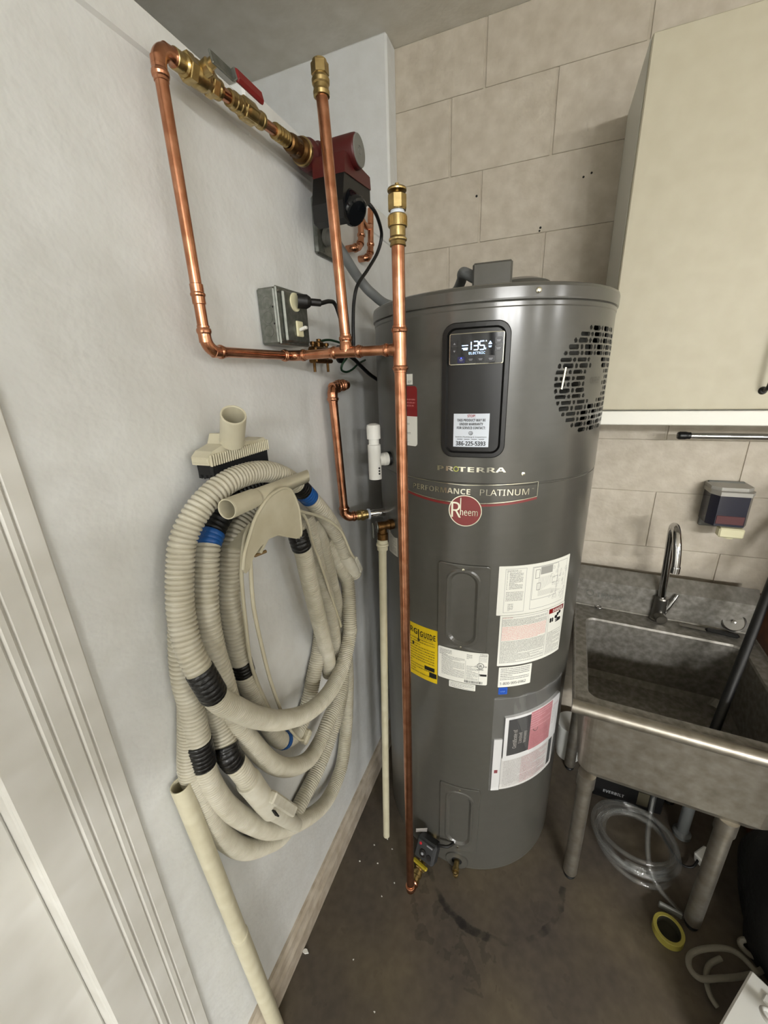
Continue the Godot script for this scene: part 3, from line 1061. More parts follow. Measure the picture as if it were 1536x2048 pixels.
func control_panel(t: Node3D):
	var sc := arc(4.1)
	var yc := 1.455
	var m := mb()
	rings(m, sc, yc, [[0.130, 0.262, 0.026, 0.0], [0.129, 0.261, 0.0255, 0.007], [0.125, 0.257, 0.024, 0.010], [0.110, 0.242, 0.018, 0.010], [0.104, 0.236, 0.015, 0.004]])
	sheet(m, sc, yc, 0.104, 0.236, 0.015, 0.004)
	var p := part("control_panel", m, M.black, t)
	# display block
	var dc := arc(4.4)
	var dy := 1.5375
	m = mb()
	rings(m, dc, dy, [[0.102, 0.058, 0.003, 0.004], [0.101, 0.057, 0.003, 0.0085], [0.0985, 0.0545, 0.0025, 0.0088]])
	part("display_bezel", m, M.chromelet, p, "thin bright bezel")
	m = mb()
	sheet(m, dc, dy, 0.0988, 0.0548, 0.0025, 0.0085)
	part("display", m, M.black_gloss, p, "black glass display reading 135")
	m = mb()
	# seven-segment 135
	var segs := {"1": "bc", "3": "abcdg", "5": "acdfg"}
	var x := -0.0115
	for ch in "135":
		var w := 0.0085
		var h := 0.0150
		for sname in segs[ch]:
			var bx := -w / 2 if ch == "1" else 0.0
			var q := {"a": [0, h / 2, 1], "d": [0, -h / 2, 1], "g": [0, 0, 1], "b": [w / 2, h / 4, 0], "c": [w / 2, -h / 4, 0], "e": [-w / 2, -h / 4, 0], "f": [-w / 2, h / 4, 0]}
			var e: Array = q[sname]
			sheet(m, dc + x + e[0] + bx * 0.4, dy + 0.0050 + e[1], (w - 0.001) if e[2] == 1 else 0.0019, 0.0019 if e[2] == 1 else (h / 2 - 0.0010), 0.0, 0.0092)
		x += 0.0112
	letters(m, "ELECTRIC", 0.030, 0.0042, func(a, b): return hp(dc + 0.002 + a, dy - 0.0082 + b, 0.0092), func(a): return hn(dc + a), "Droid Sans Mono", true)
	# side icons: two bars on the left, a drop and bars on the right, degree mark
	sheet(m, dc - 0.0205, dy + 0.0062, 0.0115, 0.0014, 0.0, 0.0092)
	sheet(m, dc - 0.0205, dy + 0.0012, 0.0110, 0.0018, 0.0, 0.0092)
	sheet(m, dc - 0.0195, dy - 0.0012, 0.0080, 0.0018, 0.0, 0.0092)
	for k in 5:
		sheet(m, dc + 0.0255, dy + 0.0070 + k * 0.0011, 0.0064 - k * 0.0013, 0.0011, 0.0, 0.0092)
	sheet(m, dc + 0.0255, dy + 0.0032, 0.0058, 0.0010, 0.0, 0.0092)
	sheet(m, dc + 0.0255, dy + 0.0014, 0.0046, 0.0008, 0.0, 0.0092)
	sheet(m, dc + 0.0182, dy + 0.0125, 0.0020, 0.0020, 0.0, 0.0092)
	sheet(m, dc + 0.0175, dy - 0.0010, 0.0015, 0.0030, 0.0, 0.0092)
	part("readout", m, M.lcd, p, "glowing digits 135 over ELECTRIC")
	# buttons around the screen
	var bs := [[-0.0405, 0.0105], [-0.0405, -0.0035], [0.0405, 0.0125], [0.0405, -0.0015], [-0.0270, -0.0195], [-0.0090, -0.0195], [0.0090, -0.0195], [0.0275, -0.0195]]
	for i in bs.size():
		var b: Array = bs[i]
		m = mb()
		var wide := 0.0145 if i >= 4 else 0.0125
		rings(m, dc + b[0], dy + b[1], [[wide, 0.0118, 0.002, 0.0086], [wide, 0.0118, 0.002, 0.0094], [wide - 0.0012, 0.0106, 0.0015, 0.0094], [wide - 0.0014, 0.0104, 0.0015, 0.0090]])
		sheet(m, dc + b[0], dy + b[1], wide - 0.0014, 0.0104, 0.0015, 0.0090)
		var bt := part("button", m, mat(Color(0.13, 0.13, 0.14), 0.35) if i != 4 else mat(Color(0.05, 0.05, 0.30), 0.3), p)
		m = mb()
		if i < 2:
			for k in 4:
				sheet(m, dc + b[0], dy + b[1] + (k - 1.5) * 0.0008 * (1.0 if i == 0 else -1.0), 0.0040 - k * 0.0010, 0.0008, 0.0, 0.0097)
		else:
			for k in 2:
				sheet(m, dc + b[0], dy + b[1] + 0.0006 - k * 0.0020, 0.0075 - k * 0.002, 0.0010, 0.0, 0.0097)
		part("icon", m, M.icon, bt)
	m = mb()
	disc_on(m, dc - 0.0270, dy - 0.0165, 0.0013, 0.0098)
	part("status_light", m, M.led, p, "blue-white status light")
	# service sticker on the lower part of the panel
	m = mb()
	var ss := arc(3.5)
	var sy := 1.3805
	sheet(m, ss, sy, 0.0715, 0.068, 0.0, 0.0046)
	var sk := part("service_sticker", m, mat(Color(0.84, 0.87, 0.91), 0.4), p, "white warranty service sticker")
	var lines := [["STOP!", 0.0150, 0.0055, 0.0295, true], ["THIS PRODUCT MAY BE", 0.056, 0.0053, 0.0210, false], ["UNDER WARRANTY", 0.047, 0.0053, 0.0132, false], ["FOR SERVICE CONTACT:", 0.057, 0.0053, 0.0054, false]]
	for l in lines:
		m = mb()
		letters(m, l[0], l[1], l[2], func(a, b): return hp(ss + a, sy + l[3] + b, 0.0052), func(a): return hn(ss + a))
		part("lettering", m, M.redink if l[4] else M.ink, sk)
	m = mb()
	letters(m, "Intents Plumbing & Inspections", 0.063, 0.0036, func(a, b): return hp(ss + a, sy - 0.0135 + b, 0.0052), func(a): return hn(ss + a), "Droid Sans", false)
	letters(m, "386-225-5393", 0.060, 0.0092, func(a, b): return hp(ss + a, sy - 0.0268 + b, 0.0052), func(a): return hn(ss + a))
	disc_on(m, ss, sy - 0.0052, 0.0042, 0.0052, 0.0034)
	disc_on(m, ss + 0.0004, sy - 0.0056, 0.0022, 0.0052, 0.0013)
	for k in 4:
		sheet(m, ss - 0.022 + k * 0.0145, sy - 0.0180, 0.011, 0.0009, 0.0, 0.0052)
	part("lettering", m, M.ink, sk)

func labels(t: Node3D):
	rng.seed = 99
	var W := Color(0.90, 0.90, 0.87)
	var K := Color(0.16, 0.16, 0.16)
	# wiring diagram
	var img := print_image(512, 320, W)
	hollow_rect(img, 40, 18, 130, 284, Color(0.6, 0.6, 0.6), 2)
	small_print(img, 50, 26, 160, 36, 7, K)
	small_print(img, 66, 42, 150, 150, 6, K)
	small_print(img, 50, 40, 56, 150, 7, K)
	small_print(img, 50, 166, 158, 230, 9, K)
	small_print(img, 66, 244, 100, 292, 7, K)
	hollow_rect(img, 208, 20, 278, 276, Color(0.55, 0.55, 0.55), 2)
	hollow_rect(img, 214, 24, 190, 210, Color(0.5, 0.5, 0.5), 2)
	img.fill_rect(Rect2i(266, 28, 90, 48), Color(0.62, 0.62, 0.60))
	for k in 9:
		img.fill_rect(Rect2i(258 + k * 11, 92, 2, 90 - k * 4), Color(0.62, 0.62, 0.6))
		img.fill_rect(Rect2i(258, 182 + k * 4, 100 + k * 12, 1), Color(0.62, 0.62, 0.6))
	hollow_rect(img, 246, 128, 26, 46, K, 2)
	hollow_rect(img, 230, 40, 30, 56, K, 2)
	hollow_rect(img, 360, 110, 50, 40, Color(0.4, 0.4, 0.4), 2)
	for k in 30:
		var px := rng.randi_range(346, 486)
		var py := rng.randi_range(20, 270)
		small_print(img, px, py, min(px + rng.randi_range(8, 20), 500), py + 5, 5, K)
		hollow_rect(img, px - 4, py + 8, 14, 12, Color(0.45, 0.45, 0.45), 1)
	var m := mb()
	sheet(m, arc(38.6), 1.0055, arc(40.2), 0.131, 0.002, 0.0007)
	part("wiring_label", m, print_mat(img), t, "white wiring diagram label")
	# warning label with the danger panel
	img = print_image(512, 384, W)
	hollow_rect(img, 14, 12, 330, 350, Color(0.45, 0.45, 0.45), 2)
	hollow_rect(img, 356, 12, 146, 350, Color(0.45, 0.45, 0.45), 2)
	small_print(img, 18, 16, 130, 24, 9, Color(0.5, 0.1, 0.1))
	small_print(img, 18, 28, 338, 80, 6, K)
	small_print(img, 18, 84, 338, 190, 7, Color(0.78, 0.22, 0.20))
	small_print(img, 18, 192, 338, 356, 6, K)
	small_print(img, 362, 190, 496, 356, 7, K)
	img.fill_rect(Rect2i(358, 14, 142, 34), Color(0.50, 0.06, 0.06))
	m = mb()
	var ws := arc(39.8)
	var wy := 0.8655
	sheet(m, ws, wy, arc(38.6), 0.147, 0.002, 0.0007)
	var wl := part("warning_label", m, print_mat(img), t, "white warning label with red DANGER panel")
	m = mb()
	var ds := ws + arc(38.6) * 0.337
	letters(m, "DANGER", 0.036, 0.0085, func(a, b): return hp(ds + 0.004 + a, wy + 0.0615 + b, 0.0011), func(a): return hn(ds + a))
	part("lettering", m, mat(W, 0.5), wl)
	m = mb()
	# warning pictogram: gripping hand over a hot pipe, drawn as flat print
	for q in [[-0.019, 0.035, 0.006, 0.013], [-0.012, 0.035, 0.005, 0.012], [0.000, 0.040, 0.010, 0.009], [0.006, 0.046, 0.008, 0.009], [0.013, 0.050, 0.008, 0.008], [0.012, 0.030, 0.014, 0.010], [0.004, 0.026, 0.010, 0.003], [0.003, 0.031, 0.010, 0.0025], [0.005, 0.035, 0.008, 0.002]]:
		sheet(m, ds + q[0], wy + q[1], q[2], q[3], min(q[2], q[3]) * 0.4, 0.0011)
	part("pictogram", m, M.ink, wl)
	# contact label with the telephone number, and a blue square
	img = print_image(256, 192, W)
	small_print(img, 14, 12, 240, 118, 17, K)
	m = mb()
	var cs := arc(30.7)
	sheet(m, cs, 0.7560, arc(18.0), 0.062, 0.002, 0.0007)
	var cl := part("contact_label", m, print_mat(img), t, "white label with a telephone number")
	m = mb()
	letters(m, "1-800-995-0962", 0.070, 0.0085, func(a, b): return hp(cs - 0.005 + a, 0.7365 + b, 0.0011), func(a): return hn(cs + a), "Droid Sans", false)
	part("lettering", m, M.ink, cl)
	img = print_image(64, 64, Color(0.08, 0.28, 0.66))
	hollow_rect(img, 4, 4, 56, 56, Color(0.2, 0.42, 0.78), 3)
	small_print(img, 14, 32, 50, 44, 8, Color(0.75, 0.85, 1.0))
	m = mb()
	sheet(m, arc(24.6), 0.7125, 0.0235, 0.022, 0.001, 0.0007)
	part("efficiency_mark", m, print_mat(img), t, "small blue square label")
	# yellow energy label
	img = print_image(256, 320, Color(0.86, 0.74, 0.03))
	small_print(img, 14, 80, 240, 300, 16, Color(0.25, 0.2, 0.02))
	small_print(img, 150, 62, 230, 74, 8, Color(0.3, 0.25, 0.02))
	img.fill_rect(Rect2i(178, 230, 62, 24), Color(0.05, 0.05, 0.04))
	img.fill_rect(Rect2i(208, 262, 44, 30), Color(0.05, 0.05, 0.04))
	img.fill_rect(Rect2i(96, 110, 12, 20), Color(0.05, 0.05, 0.04))
	m = mb()
	var es := arc(-23.1)
	var ey := 0.7815
	sheet(m, es, ey, arc(26.0), 0.168, 0.002, 0.0007, 0.06)
	var el := part("energy_label", m, print_mat(img), t, "yellow energy guide label")
	m = mb()
	letters(m, "ENER", 0.046, 0.017, func(a, b): return hp(es - 0.036 + a, ey + 0.0615 + b + a * 0.06, 0.0011), func(a): return hn(es + a))
	letters(m, "G", 0.013, 0.017, func(a, b): return hp(es - 0.0045 + a, ey + 0.0615 + b, 0.0011), func(a): return hn(es + a))
	letters(m, "GUIDE", 0.048, 0.017, func(a, b): return hp(es + 0.035 + a, ey + 0.0615 + b + a * 0.06, 0.0011), func(a): return hn(es + a))
	sheet(m, es + 0.0062, ey + 0.055, 0.0034, 0.032, 0.0, 0.0011)
	for k in 5:
		sheet(m, es + 0.0062, ey + 0.0385 - k * 0.0014, 0.010 - k * 0.0022, 0.0014, 0.0, 0.0011)
	part("lettering", m, M.ink, el)
	# rating plate and the strip below it
	img = print_image(384, 256, W)
	small_print(img, 12, 16, 110, 60, 8, K)
	small_print(img, 30, 62, 210, 225, 9, K)
	small_print(img, 225, 20, 265, 60, 8, K)
	small_print(img, 225, 110, 312, 228, 9, K)
	img.fill_rect(Rect2i(216, 70, 2, 160), Color(0.5, 0.5, 0.5))
	img.fill_rect(Rect2i(318, 20, 2, 210), Color(0.5, 0.5, 0.5))
	small_print(img, 322, 8, 376, 22, 10, Color(0.1, 0.1, 0.1))
	small_print(img, 322, 24, 376, 70, 8, Color(0.5, 0.5, 0.5))
	img.fill_rect(Rect2i(320, 168, 58, 16), Color(0.06, 0.06, 0.06))
	for k in 46:
		img.fill_rect(Rect2i(212 + k * 3, 230, 2 if rng.randf() < 0.5 else 1, 20), Color(0.15, 0.15, 0.15))
	m = mb()
	var rs := arc(3.2)
	sheet(m, rs, 0.7800, arc(25.8), 0.098, 0.004, 0.0007)
	var rp := part("rating_plate", m, print_mat(img), t, "white rating plate")
	m = mb()
	letters(m, "UL", 0.0085, 0.0070, func(a, b): return hp(rs + 0.0455 + a, 0.7905 + b, 0.0011), func(a): return hn(rs + a))
	disc_on(m, rs + 0.0455, 0.7905, 0.0088, 0.0011, 0.0075)
	letters(m, "C", 0.0030, 0.0040, func(a, b): return hp(rs + 0.0335 + a, 0.7885 + b, 0.0011), func(a): return hn(rs + a))
	letters(m, "US", 0.0055, 0.0040, func(a, b): return hp(rs + 0.0585 + a, 0.7885 + b, 0.0011), func(a): return hn(rs + a))
	letters(m, "LISTED", 0.0150, 0.0035, func(a, b): return hp(rs + 0.0455 + a, 0.7790 + b, 0.0011), func(a): return hn(rs + a))
	part("lettering", m, M.ink, rp)
	m = mb()
	letters(m, "AHRI", 0.0120, 0.0038, func(a, b): return hp(rs + 0.0400 + a, 0.7615 + b, 0.0011), func(a): return hn(rs + a))
	part("lettering", m, mat(W, 0.5), rp)
	img = print_image(192, 64, W)
	small_print(img, 8, 8, 184, 56, 9, K)
	m = mb()
	sheet(m, arc(3.5), 0.7190, arc(13.8), 0.020, 0.002, 0.0006)
	part("notice_label", m, print_mat(img), t, "narrow white notice label")
	# red and white quick-start tag
	img = print_image(192, 320, W)
	img.fill_rect(Rect2i(0, 0, 192, 158), Color(0.50, 0.05, 0.06))
	small_print(img, 100, 66, 176, 108, 16, Color(0.86, 0.62, 0.60))
	for y in [190, 212, 244]:
		for a in 9:
			for b in 9:
				if Vector2(a - 4, b - 4).length() < 4.6:
					img.set_pixel(16 + a, y + b, Color(0.05, 0.05, 0.05))
	img.fill_rect(Rect2i(16, 276, 16, 14), Color(0.08, 0.08, 0.08))
	small_print(img, 100, 196, 130, 206, 6, K)
	small_print(img, 100, 246, 140, 256, 6, K)
	small_print(img, 20, 298, 120, 308, 5, K)
	m = mb()
	sheet(m, arc(-29.0), 1.4055, arc(14.6), 0.131, 0.008, 0.0007)
	part("quick_start_label", m, print_mat(img), t, "red and white quick start label")
	img = print_image(48, 96, W)
	small_print(img, 8, 60, 40, 88, 9, K)
	m = mb()
	sheet(m, arc(-26.0), 1.4850, 0.018, 0.022, 0.0, 0.0006)
	part("stock_label", m, print_mat(img), t)
	# relief-valve caution label
	img = print_image(96, 192, Color(0.80, 0.79, 0.75))
	small_print(img, 14, 14, 84, 30, 8, Color(0.3, 0.1, 0.1))
	small_print(img, 14, 34, 84, 178, 6, Color(0.25, 0.24, 0.22))
	m = mb()
	sheet(m, arc(-43.0), 1.0680, arc(10.5), 0.064, 0.002, 0.0006, 0.0)
	part("caution_label", m, print_mat(img), t, "grey caution label")

func pouch():
	var t := thing("document_pouch", "clear plastic pouch of folded paper manuals hanging low on the grey heater", "pouch", hp(arc(44.0), 0.36, 0.004))
	rng.seed = 7
	# booklet edge, two leaflets, then the clear sleeve over them
	var img := print_image(48, 256, Color(0.88, 0.88, 0.88))
	img.fill_rect(Rect2i(12, 150, 20, 16), Color(0.50, 0.05, 0.12))
	var m := mb()
	sheet(m, arc(24.0), 0.455, arc(4.6), 0.190, 0.0, 0.004)
	part("booklet", m, print_mat(img), t)
	img = print_image(384, 256, Color(0.90, 0.90, 0.90))
	img.fill_rect(Rect2i(20, 14, 130, 214), Color(0.055, 0.045, 0.045))
	img.fill_rect(Rect2i(150, 6, 160, 226), Color(0.74, 0.46, 0.49))
	small_print(img, 152, 16, 300, 110, 14, Color(0.90, 0.70, 0.73))
	small_print(img, 160, 140, 290, 220, 10, Color(0.66, 0.36, 0.40))
	for k in 40:
		var a := k * 0.16
		var p := Vector2(186 + 16 * cos(a), 112 + 20 * sin(a) * cos(a * 0.5))
		img.fill_rect(Rect2i(int(p.x), int(p.y), 3, 3), Color(0.2, 0.12, 0.13))
	small_print(img, 316, 60, 340, 160, 5, Color(0.4, 0.38, 0.38))
	small_print(img, 290, 40, 376, 56, 6, Color(0.7, 0.42, 0.46))
	m = mb()
	sheet(m, arc(46.0), 0.556, arc(38.5), 0.152, 0.002, 0.0075, 0.05)
	var lf := part("leaflet", m, print_mat(img), t, "leaflet with black and pink cover")
	var cx := arc(46.0) - arc(38.5) * 0.5 + arc(38.5) * 0.22
	for l in [["Certificate of", 0.066, 0.0115, -0.0120], ["Limited", 0.038, 0.0100, 0.0035], ["Warranty", 0.042, 0.0105, 0.0185]]:
		m = mb()
		letters(m, l[0], l[1], l[2], func(a, b): return hp(cx + l[3] - b, 0.560 + a - 0.010, 0.0080), func(a): return hn(cx), "Droid Serif", false)
		part("lettering", m, mat(Color(0.75, 0.73, 0.70), 0.5), lf)
	img = print_image(384, 192, Color(0.83, 0.82, 0.81))
	small_print(img, 14, 12, 300, 180, 9, Color(0.52, 0.50, 0.49))
	small_print(img, 120, 10, 310, 182, 9, Color(0.68, 0.34, 0.38))
	img.fill_rect(Rect2i(330, 12, 34, 160), Color(0.10, 0.11, 0.11))
	m = mb()
	sheet(m, arc(45.5), 0.427, arc(38.5), 0.118, 0.002, 0.006, 0.03)
	part("leaflet", m, print_mat(img), t, "folded text leaflet")
	m = mb()
	# sleeve sheet with soft puckers
	var prev := -1
	var nj := 13
	for i in 41:
		var s := arc(20.4) + (arc(67.5) - arc(20.4)) * i / 40.0
		var first := m.v.size()
		for j in nj:
			var u := j / float(nj - 1)
			var y := lerpf(0.357, 0.690 + 0.004 * sin(i * 0.5), u)
			var edge: float = clampf(min(min(i, 40 - i) / 3.0, min(j, nj - 1 - j) / 2.0), 0.0, 1.0)
			var off := 0.0016 + edge * (0.0095 + 0.0012 * sin(i * 0.8 + j * 0.9) + 0.0008 * sin(i * 1.9 - j * 1.7))
			m.vert(hp(s, y, off), hn(s) + Vector3(0, 0.10 * cos(i * 0.8 + j * 0.9), 0))
		if prev >= 0:
			for j in nj - 1:
				m.quad(prev + j, first + j, first + j + 1, prev + j + 1)
		prev = first
	part("clear_sleeve", m, M.bag, t, "clear plastic sleeve")
	m = mb()
	sheet(m, arc(44.0), 0.6885, arc(47.0), 0.003, 0.0, 0.003)
	part("sealed_edge", m, M.bag, t)

# ------------------------------------------------------------------ copper pipework
const PR := 0.0110

func bead(m: MB, at: Vector3, dir: Vector3, r := PR):
	m.lathe(at, dir, [[r, -0.013], [r * 1.14, -0.0125], [r * 1.15, -0.001], [r * 1.30, 0.001], [r * 1.34, 0.0035], [r * 1.28, 0.0062], [r * 1.12, 0.0075], [r * 1.12, 0.0105], [r, 0.011]], 24)

func elbow(parent: Node3D, corner: Vector3, da: Vector3, db: Vector3, r := PR, R := 0.024, mt: Material = null):
	# da, db: directions from the corner along the two legs
	var pts: Array = []
	for i in 13:
		var a := PI / 2 * i / 12.0
		pts.append(corner + (da + db) * R - da * R * sin(a) - db * R * cos(a))
	# sweep runs from leg a (corner + da*R) to leg b
	var m := mb()
	var run: Array = []
	for p in pts:
		run.append(p)
	m.tube(run, r * 1.16, 20, 0.0, 0.008, false)
	bead(m, corner + da * (R + 0.004), da, r)
	bead(m, corner + db * (R + 0.004), db, r)
	part("elbow", m, mt if mt else M.copper, parent)

func tee(parent: Node3D, c: Vector3, run: Vector3, branch: Vector3, half := 0.03, bl := 0.028, rr := PR, rb := PR):
	var m := mb()
	m.tube([c - run * half, c + run * half], rr * 1.15, 24, 0.0, 0.008, false)
	m.tube([c, c + branch * bl], rb * 1.15, 24, 0.0, 0.008, false)
	m.lathe(c, branch, [[rb * 1.34, 0.004], [rb * 1.25, 0.012], [rb * 1.14, 0.018]], 24)
	bead(m, c + run * (half - 0.008), run, rr)
	bead(m, c - run * (half - 0.008), -run, rr)
	bead(m, c + branch * (bl - 0.008), branch, rb)
	part("tee", m, M.copper, parent)

func pipe(parent: Node3D, a: Vector3, b: Vector3, r := PR, mt: Material = null):
	var m := mb()
	m.tube([a, b], r, 24)
	part("pipe", m, mt if mt else M.copper, parent)

func pipework():
	var t := thing("copper_pipework", "polished copper pipework with tall risers in front of the heater and on the left wall", "pipework", Vector3(0.262, 0.0, 0.785))
	var J := Vector3(0.262, 1.537, 0.785)
	var K := Vector3(0.157, 1.538, 0.788)
	var F := Vector3(0.036, 1.537, 1.008)
	var G := Vector3(0.036, 1.881, 1.009)
	var QR := 0.0079      # half-inch line on the wall
	var dB := (J - K).normalized()
	# main riser in two lengths
	pipe(t, Vector3(0.261, 0.036, 0.786), Vector3(0.2615, 0.66, 0.7855), PR, M.copper)
	pipe(t, Vector3(0.2615, 0.66, 0.7855), J)
	pipe(t, J, Vector3(0.2625, 1.70, 0.785))
	tee(t, J, Vector3.UP, -dB, 0.036, 0.030, PR, 0.0088)
	pipe(t, J - dB * 0.02, K, 0.0088)
	tee(t, K, dB, Vector3.UP, 0.030, 0.028, 0.0088, 0.0095)
	var E2 := Vector3(0.036, 1.5375, 0.786)
	pipe(t, K, E2 + Vector3(0.014, 0, 0), 0.0086)
	elbow(t, E2, Vector3(1, 0, 0), Vector3(0, 0, 1), 0.0084, 0.018)
	pipe(t, E2 + Vector3(0, 0, 0.016), F - Vector3(0, 0, 0.016), QR)
	elbow(t, F, Vector3(0, 0, -1), Vector3.UP, QR, 0.020)
	pipe(t, F + Vector3(0, 0.018, 0), G - Vector3(0, 0.018, 0), QR)
	var m := mb()
	m.lathe(F + Vector3(0, 0.062, 0), Vector3.UP, [[QR, 0.0], [0.0092, 0.001], [0.0092, 0.010], [0.0104, 0.012], [0.0104, 0.014], [0.0092, 0.016], [0.0092, 0.026], [QR, 0.027]], 22)
	part("coupling", m, M.copper, t)
	# second riser with a brass adapter at its cut top
	pipe(t, K + Vector3(0, 0.02, 0), Vector3(0.142, 1.925, 0.790), 0.0095)
	m = mb()
	m.lathe(Vector3(0.142, 1.911, 0.790), Vector3.UP, [[0.0095, 0.0], [0.0125, 0.001], [0.0130, 0.006], [0.0120, 0.009], [0.0120, 0.014], [0.0136, 0.016], [0.0140, 0.021], [0.0128, 0.024], [0.0112, 0.025], [0.0112, 0.044], [0.0092, 0.045], [0.0092, 0.030]], 28)
	m.nut(Vector3(0.142, 1.937, 0.790), Vector3.UP, 0.0138, 0.016)
	part("brass_adapter", m, M.brass, t, "brass threaded adapter")
	# brass vent and hose union on top of the main riser
	var x := Vector3(0.2625, 0, 0.785)
	m = mb()
	m.lathe(x, Vector3.UP, [[PR, 1.694], [0.0135, 1.695], [0.0124, 1.7010], [0.0147, 1.7025], [0.0152, 1.7045], [0.0138, 1.7065], [0.0129, 1.7080], [0.0129, 1.7210], [0.0143, 1.7225]], 28)
	part("brass_ferrule", m, M.brass, t)
	m = mb()
	m.lathe(x, Vector3.UP, [[0.0129, 1.7205], [0.0152, 1.7215], [0.0152, 1.7370], [0.0138, 1.7385], [0.0101, 1.7390]], 16)
	for k in 28:
		m.xf = Transform3D(Basis(Vector3.UP, TAU * k / 28.0), x)
		m.box(Vector3(0.0153, 1.729, 0), Vector3(0.0012, 0.012, 0.0016))
	m.xf = Transform3D.IDENTITY
	part("knurled_union", m, M.brass, t)
	m = mb()
	m.lathe(x, Vector3.UP, [[0.0101, 1.7375], [0.0115, 1.7390], [0.0120, 1.7415], [0.0112, 1.7440], [0.0101, 1.7455]], 24)
	part("thread_tape", m, mat(Color(0.83, 0.86, 0.90), 0.4), t, "white thread tape")
	m = mb()
	m.nut(x + Vector3(0, 1.7445, 0), Vector3.UP, 0.0156, 0.0205, 8)
	m.lathe(x, Vector3.UP, [[0.0138, 1.7440], [0.0145, 1.7455], [0.0145, 1.7630], [0.0124, 1.7655], [0.0051, 1.7660], [0.0046, 1.7685], [0.0152, 1.7700], [0.0155, 1.7720], [0.0147, 1.7738], [0.0037, 1.7745], [0.0028, 1.7775], [0.0033, 1.7790], [0.0033, 1.7805], [0.0, 1.7812]], 28)
	part("vent_cap", m, M.brass, t, "brass vent cap with a round top disc")
	# foot elbow and brass run back to the heater
	elbow(t, Vector3(0.261, 0.022, 0.786), Vector3.UP, Vector3(0.16, 0.0, -0.987).normalized(), PR, 0.014)
	m = mb()
	var d := Vector3(0.16, 0.10, -0.987).normalized()
	var a := Vector3(0.263, 0.021, 0.770)
	m.lathe(a, d, [[PR, 0.0], [0.0130, 0.001], [0.0130, 0.012], [0.0150, 0.013], [0.0150, 0.017], [0.0115, 0.018], [0.0115, 0.024], [0.0145, 0.026], [0.0145, 0.036], [0.0105, 0.038], [0.0105, 0.120]], 22)
	m.nut(a + d * 0.042, d, 0.0175, 0.016)
	part("brass_run", m, M.brass, t, "brass fittings at the foot")
	# valve run along the top: red lever ball valve, check valve, union
	var V := (Vector3(0.036, 1.909, 0.655) - G).normalized()
	elbow(t, G, Vector3.DOWN, V, QR, 0.020)
	var at := func(z: float) -> Vector3: return G + V * ((G.z - z) / absf(V.z))
	pipe(t, at.call(0.992), at.call(0.668), QR)
	m = mb()
	m.lathe(at.call(0.985), V, [[0.0085, 0.0], [0.0112, 0.002], [0.0112, 0.010], [0.0098, 0.012], [0.0098, 0.016], [0.0122, 0.018], [0.0122, 0.024], [0.0138, 0.030], [0.0150, 0.036], [0.0150, 0.050], [0.0132, 0.057], [0.0132, 0.064], [0.0110, 0.068], [0.0110, 0.074], [0.0122, 0.076], [0.0122, 0.081], [0.0085, 0.083]], 24)
	m.nut(at.call(0.966), V, 0.0160, 0.013)
	m.nut(at.call(0.926), V, 0.0152, 0.012)
	m.lathe(at.call(0.942), Vector3(1, 0.25, 0).normalized(), [[0.0090, 0.008], [0.0090, 0.022], [0.0062, 0.024], [0.0062, 0.032], [0.0, 0.033]], 16)
	var bv := part("ball_valve", m, M.brass, t, "brass ball valve")
	var LB := Basis(Vector3(1, 0.25, 0).normalized(), Vector3.UP, V).orthonormalized()
	m = mb(Transform3D(LB, at.call(0.942) + Vector3(0.031, 0.009, 0)))
	m.box(Vector3(0, 0, 0.012), Vector3(0.003, 0.016, 0.040), 0.001)
	m.box(Vector3(0.003, 0.0, 0.033), Vector3(0.008, 0.015, 0.003), 0.001)
	part("lever_plate", m, M.galv, bv)
	m = mb(Transform3D(LB, at.call(0.942) + Vector3(0.036, 0.010, 0)))
	m.box(Vector3(0.0, 0.0, 0.062), Vector3(0.008, 0.018, 0.060), 0.0035)
	part("lever_grip", m, M.red_grip, bv, "dark red lever grip")
	m = mb()
	m.lathe(at.call(0.884), V, [[QR, 0.0], [0.0108, 0.001], [0.0108, 0.009], [0.0120, 0.010], [0.0120, 0.014], [0.0104, 0.015], [0.0104, 0.020], [0.0116, 0.021], [0.0116, 0.026], [0.0130, 0.029], [0.0142, 0.036], [0.0142, 0.050], [0.0134, 0.056], [0.0112, 0.062], [0.0112, 0.072], [0.0122, 0.073], [0.0122, 0.078], [QR, 0.080]], 24)
	m.nut(at.call(0.856), V, 0.0150, 0.030)
	part("check_valve", m, M.brass, t, "brass check valve body")
	m = mb()
	for k in 5:
		m.lathe(at.call(0.772 - k * 0.0080), V, [[QR, 0.0], [0.0116, 0.001], [0.0122, 0.003], [0.0116, 0.005], [0.0098, 0.006], [0.0098, 0.0080]], 22)
	part("union", m, M.brass, t)

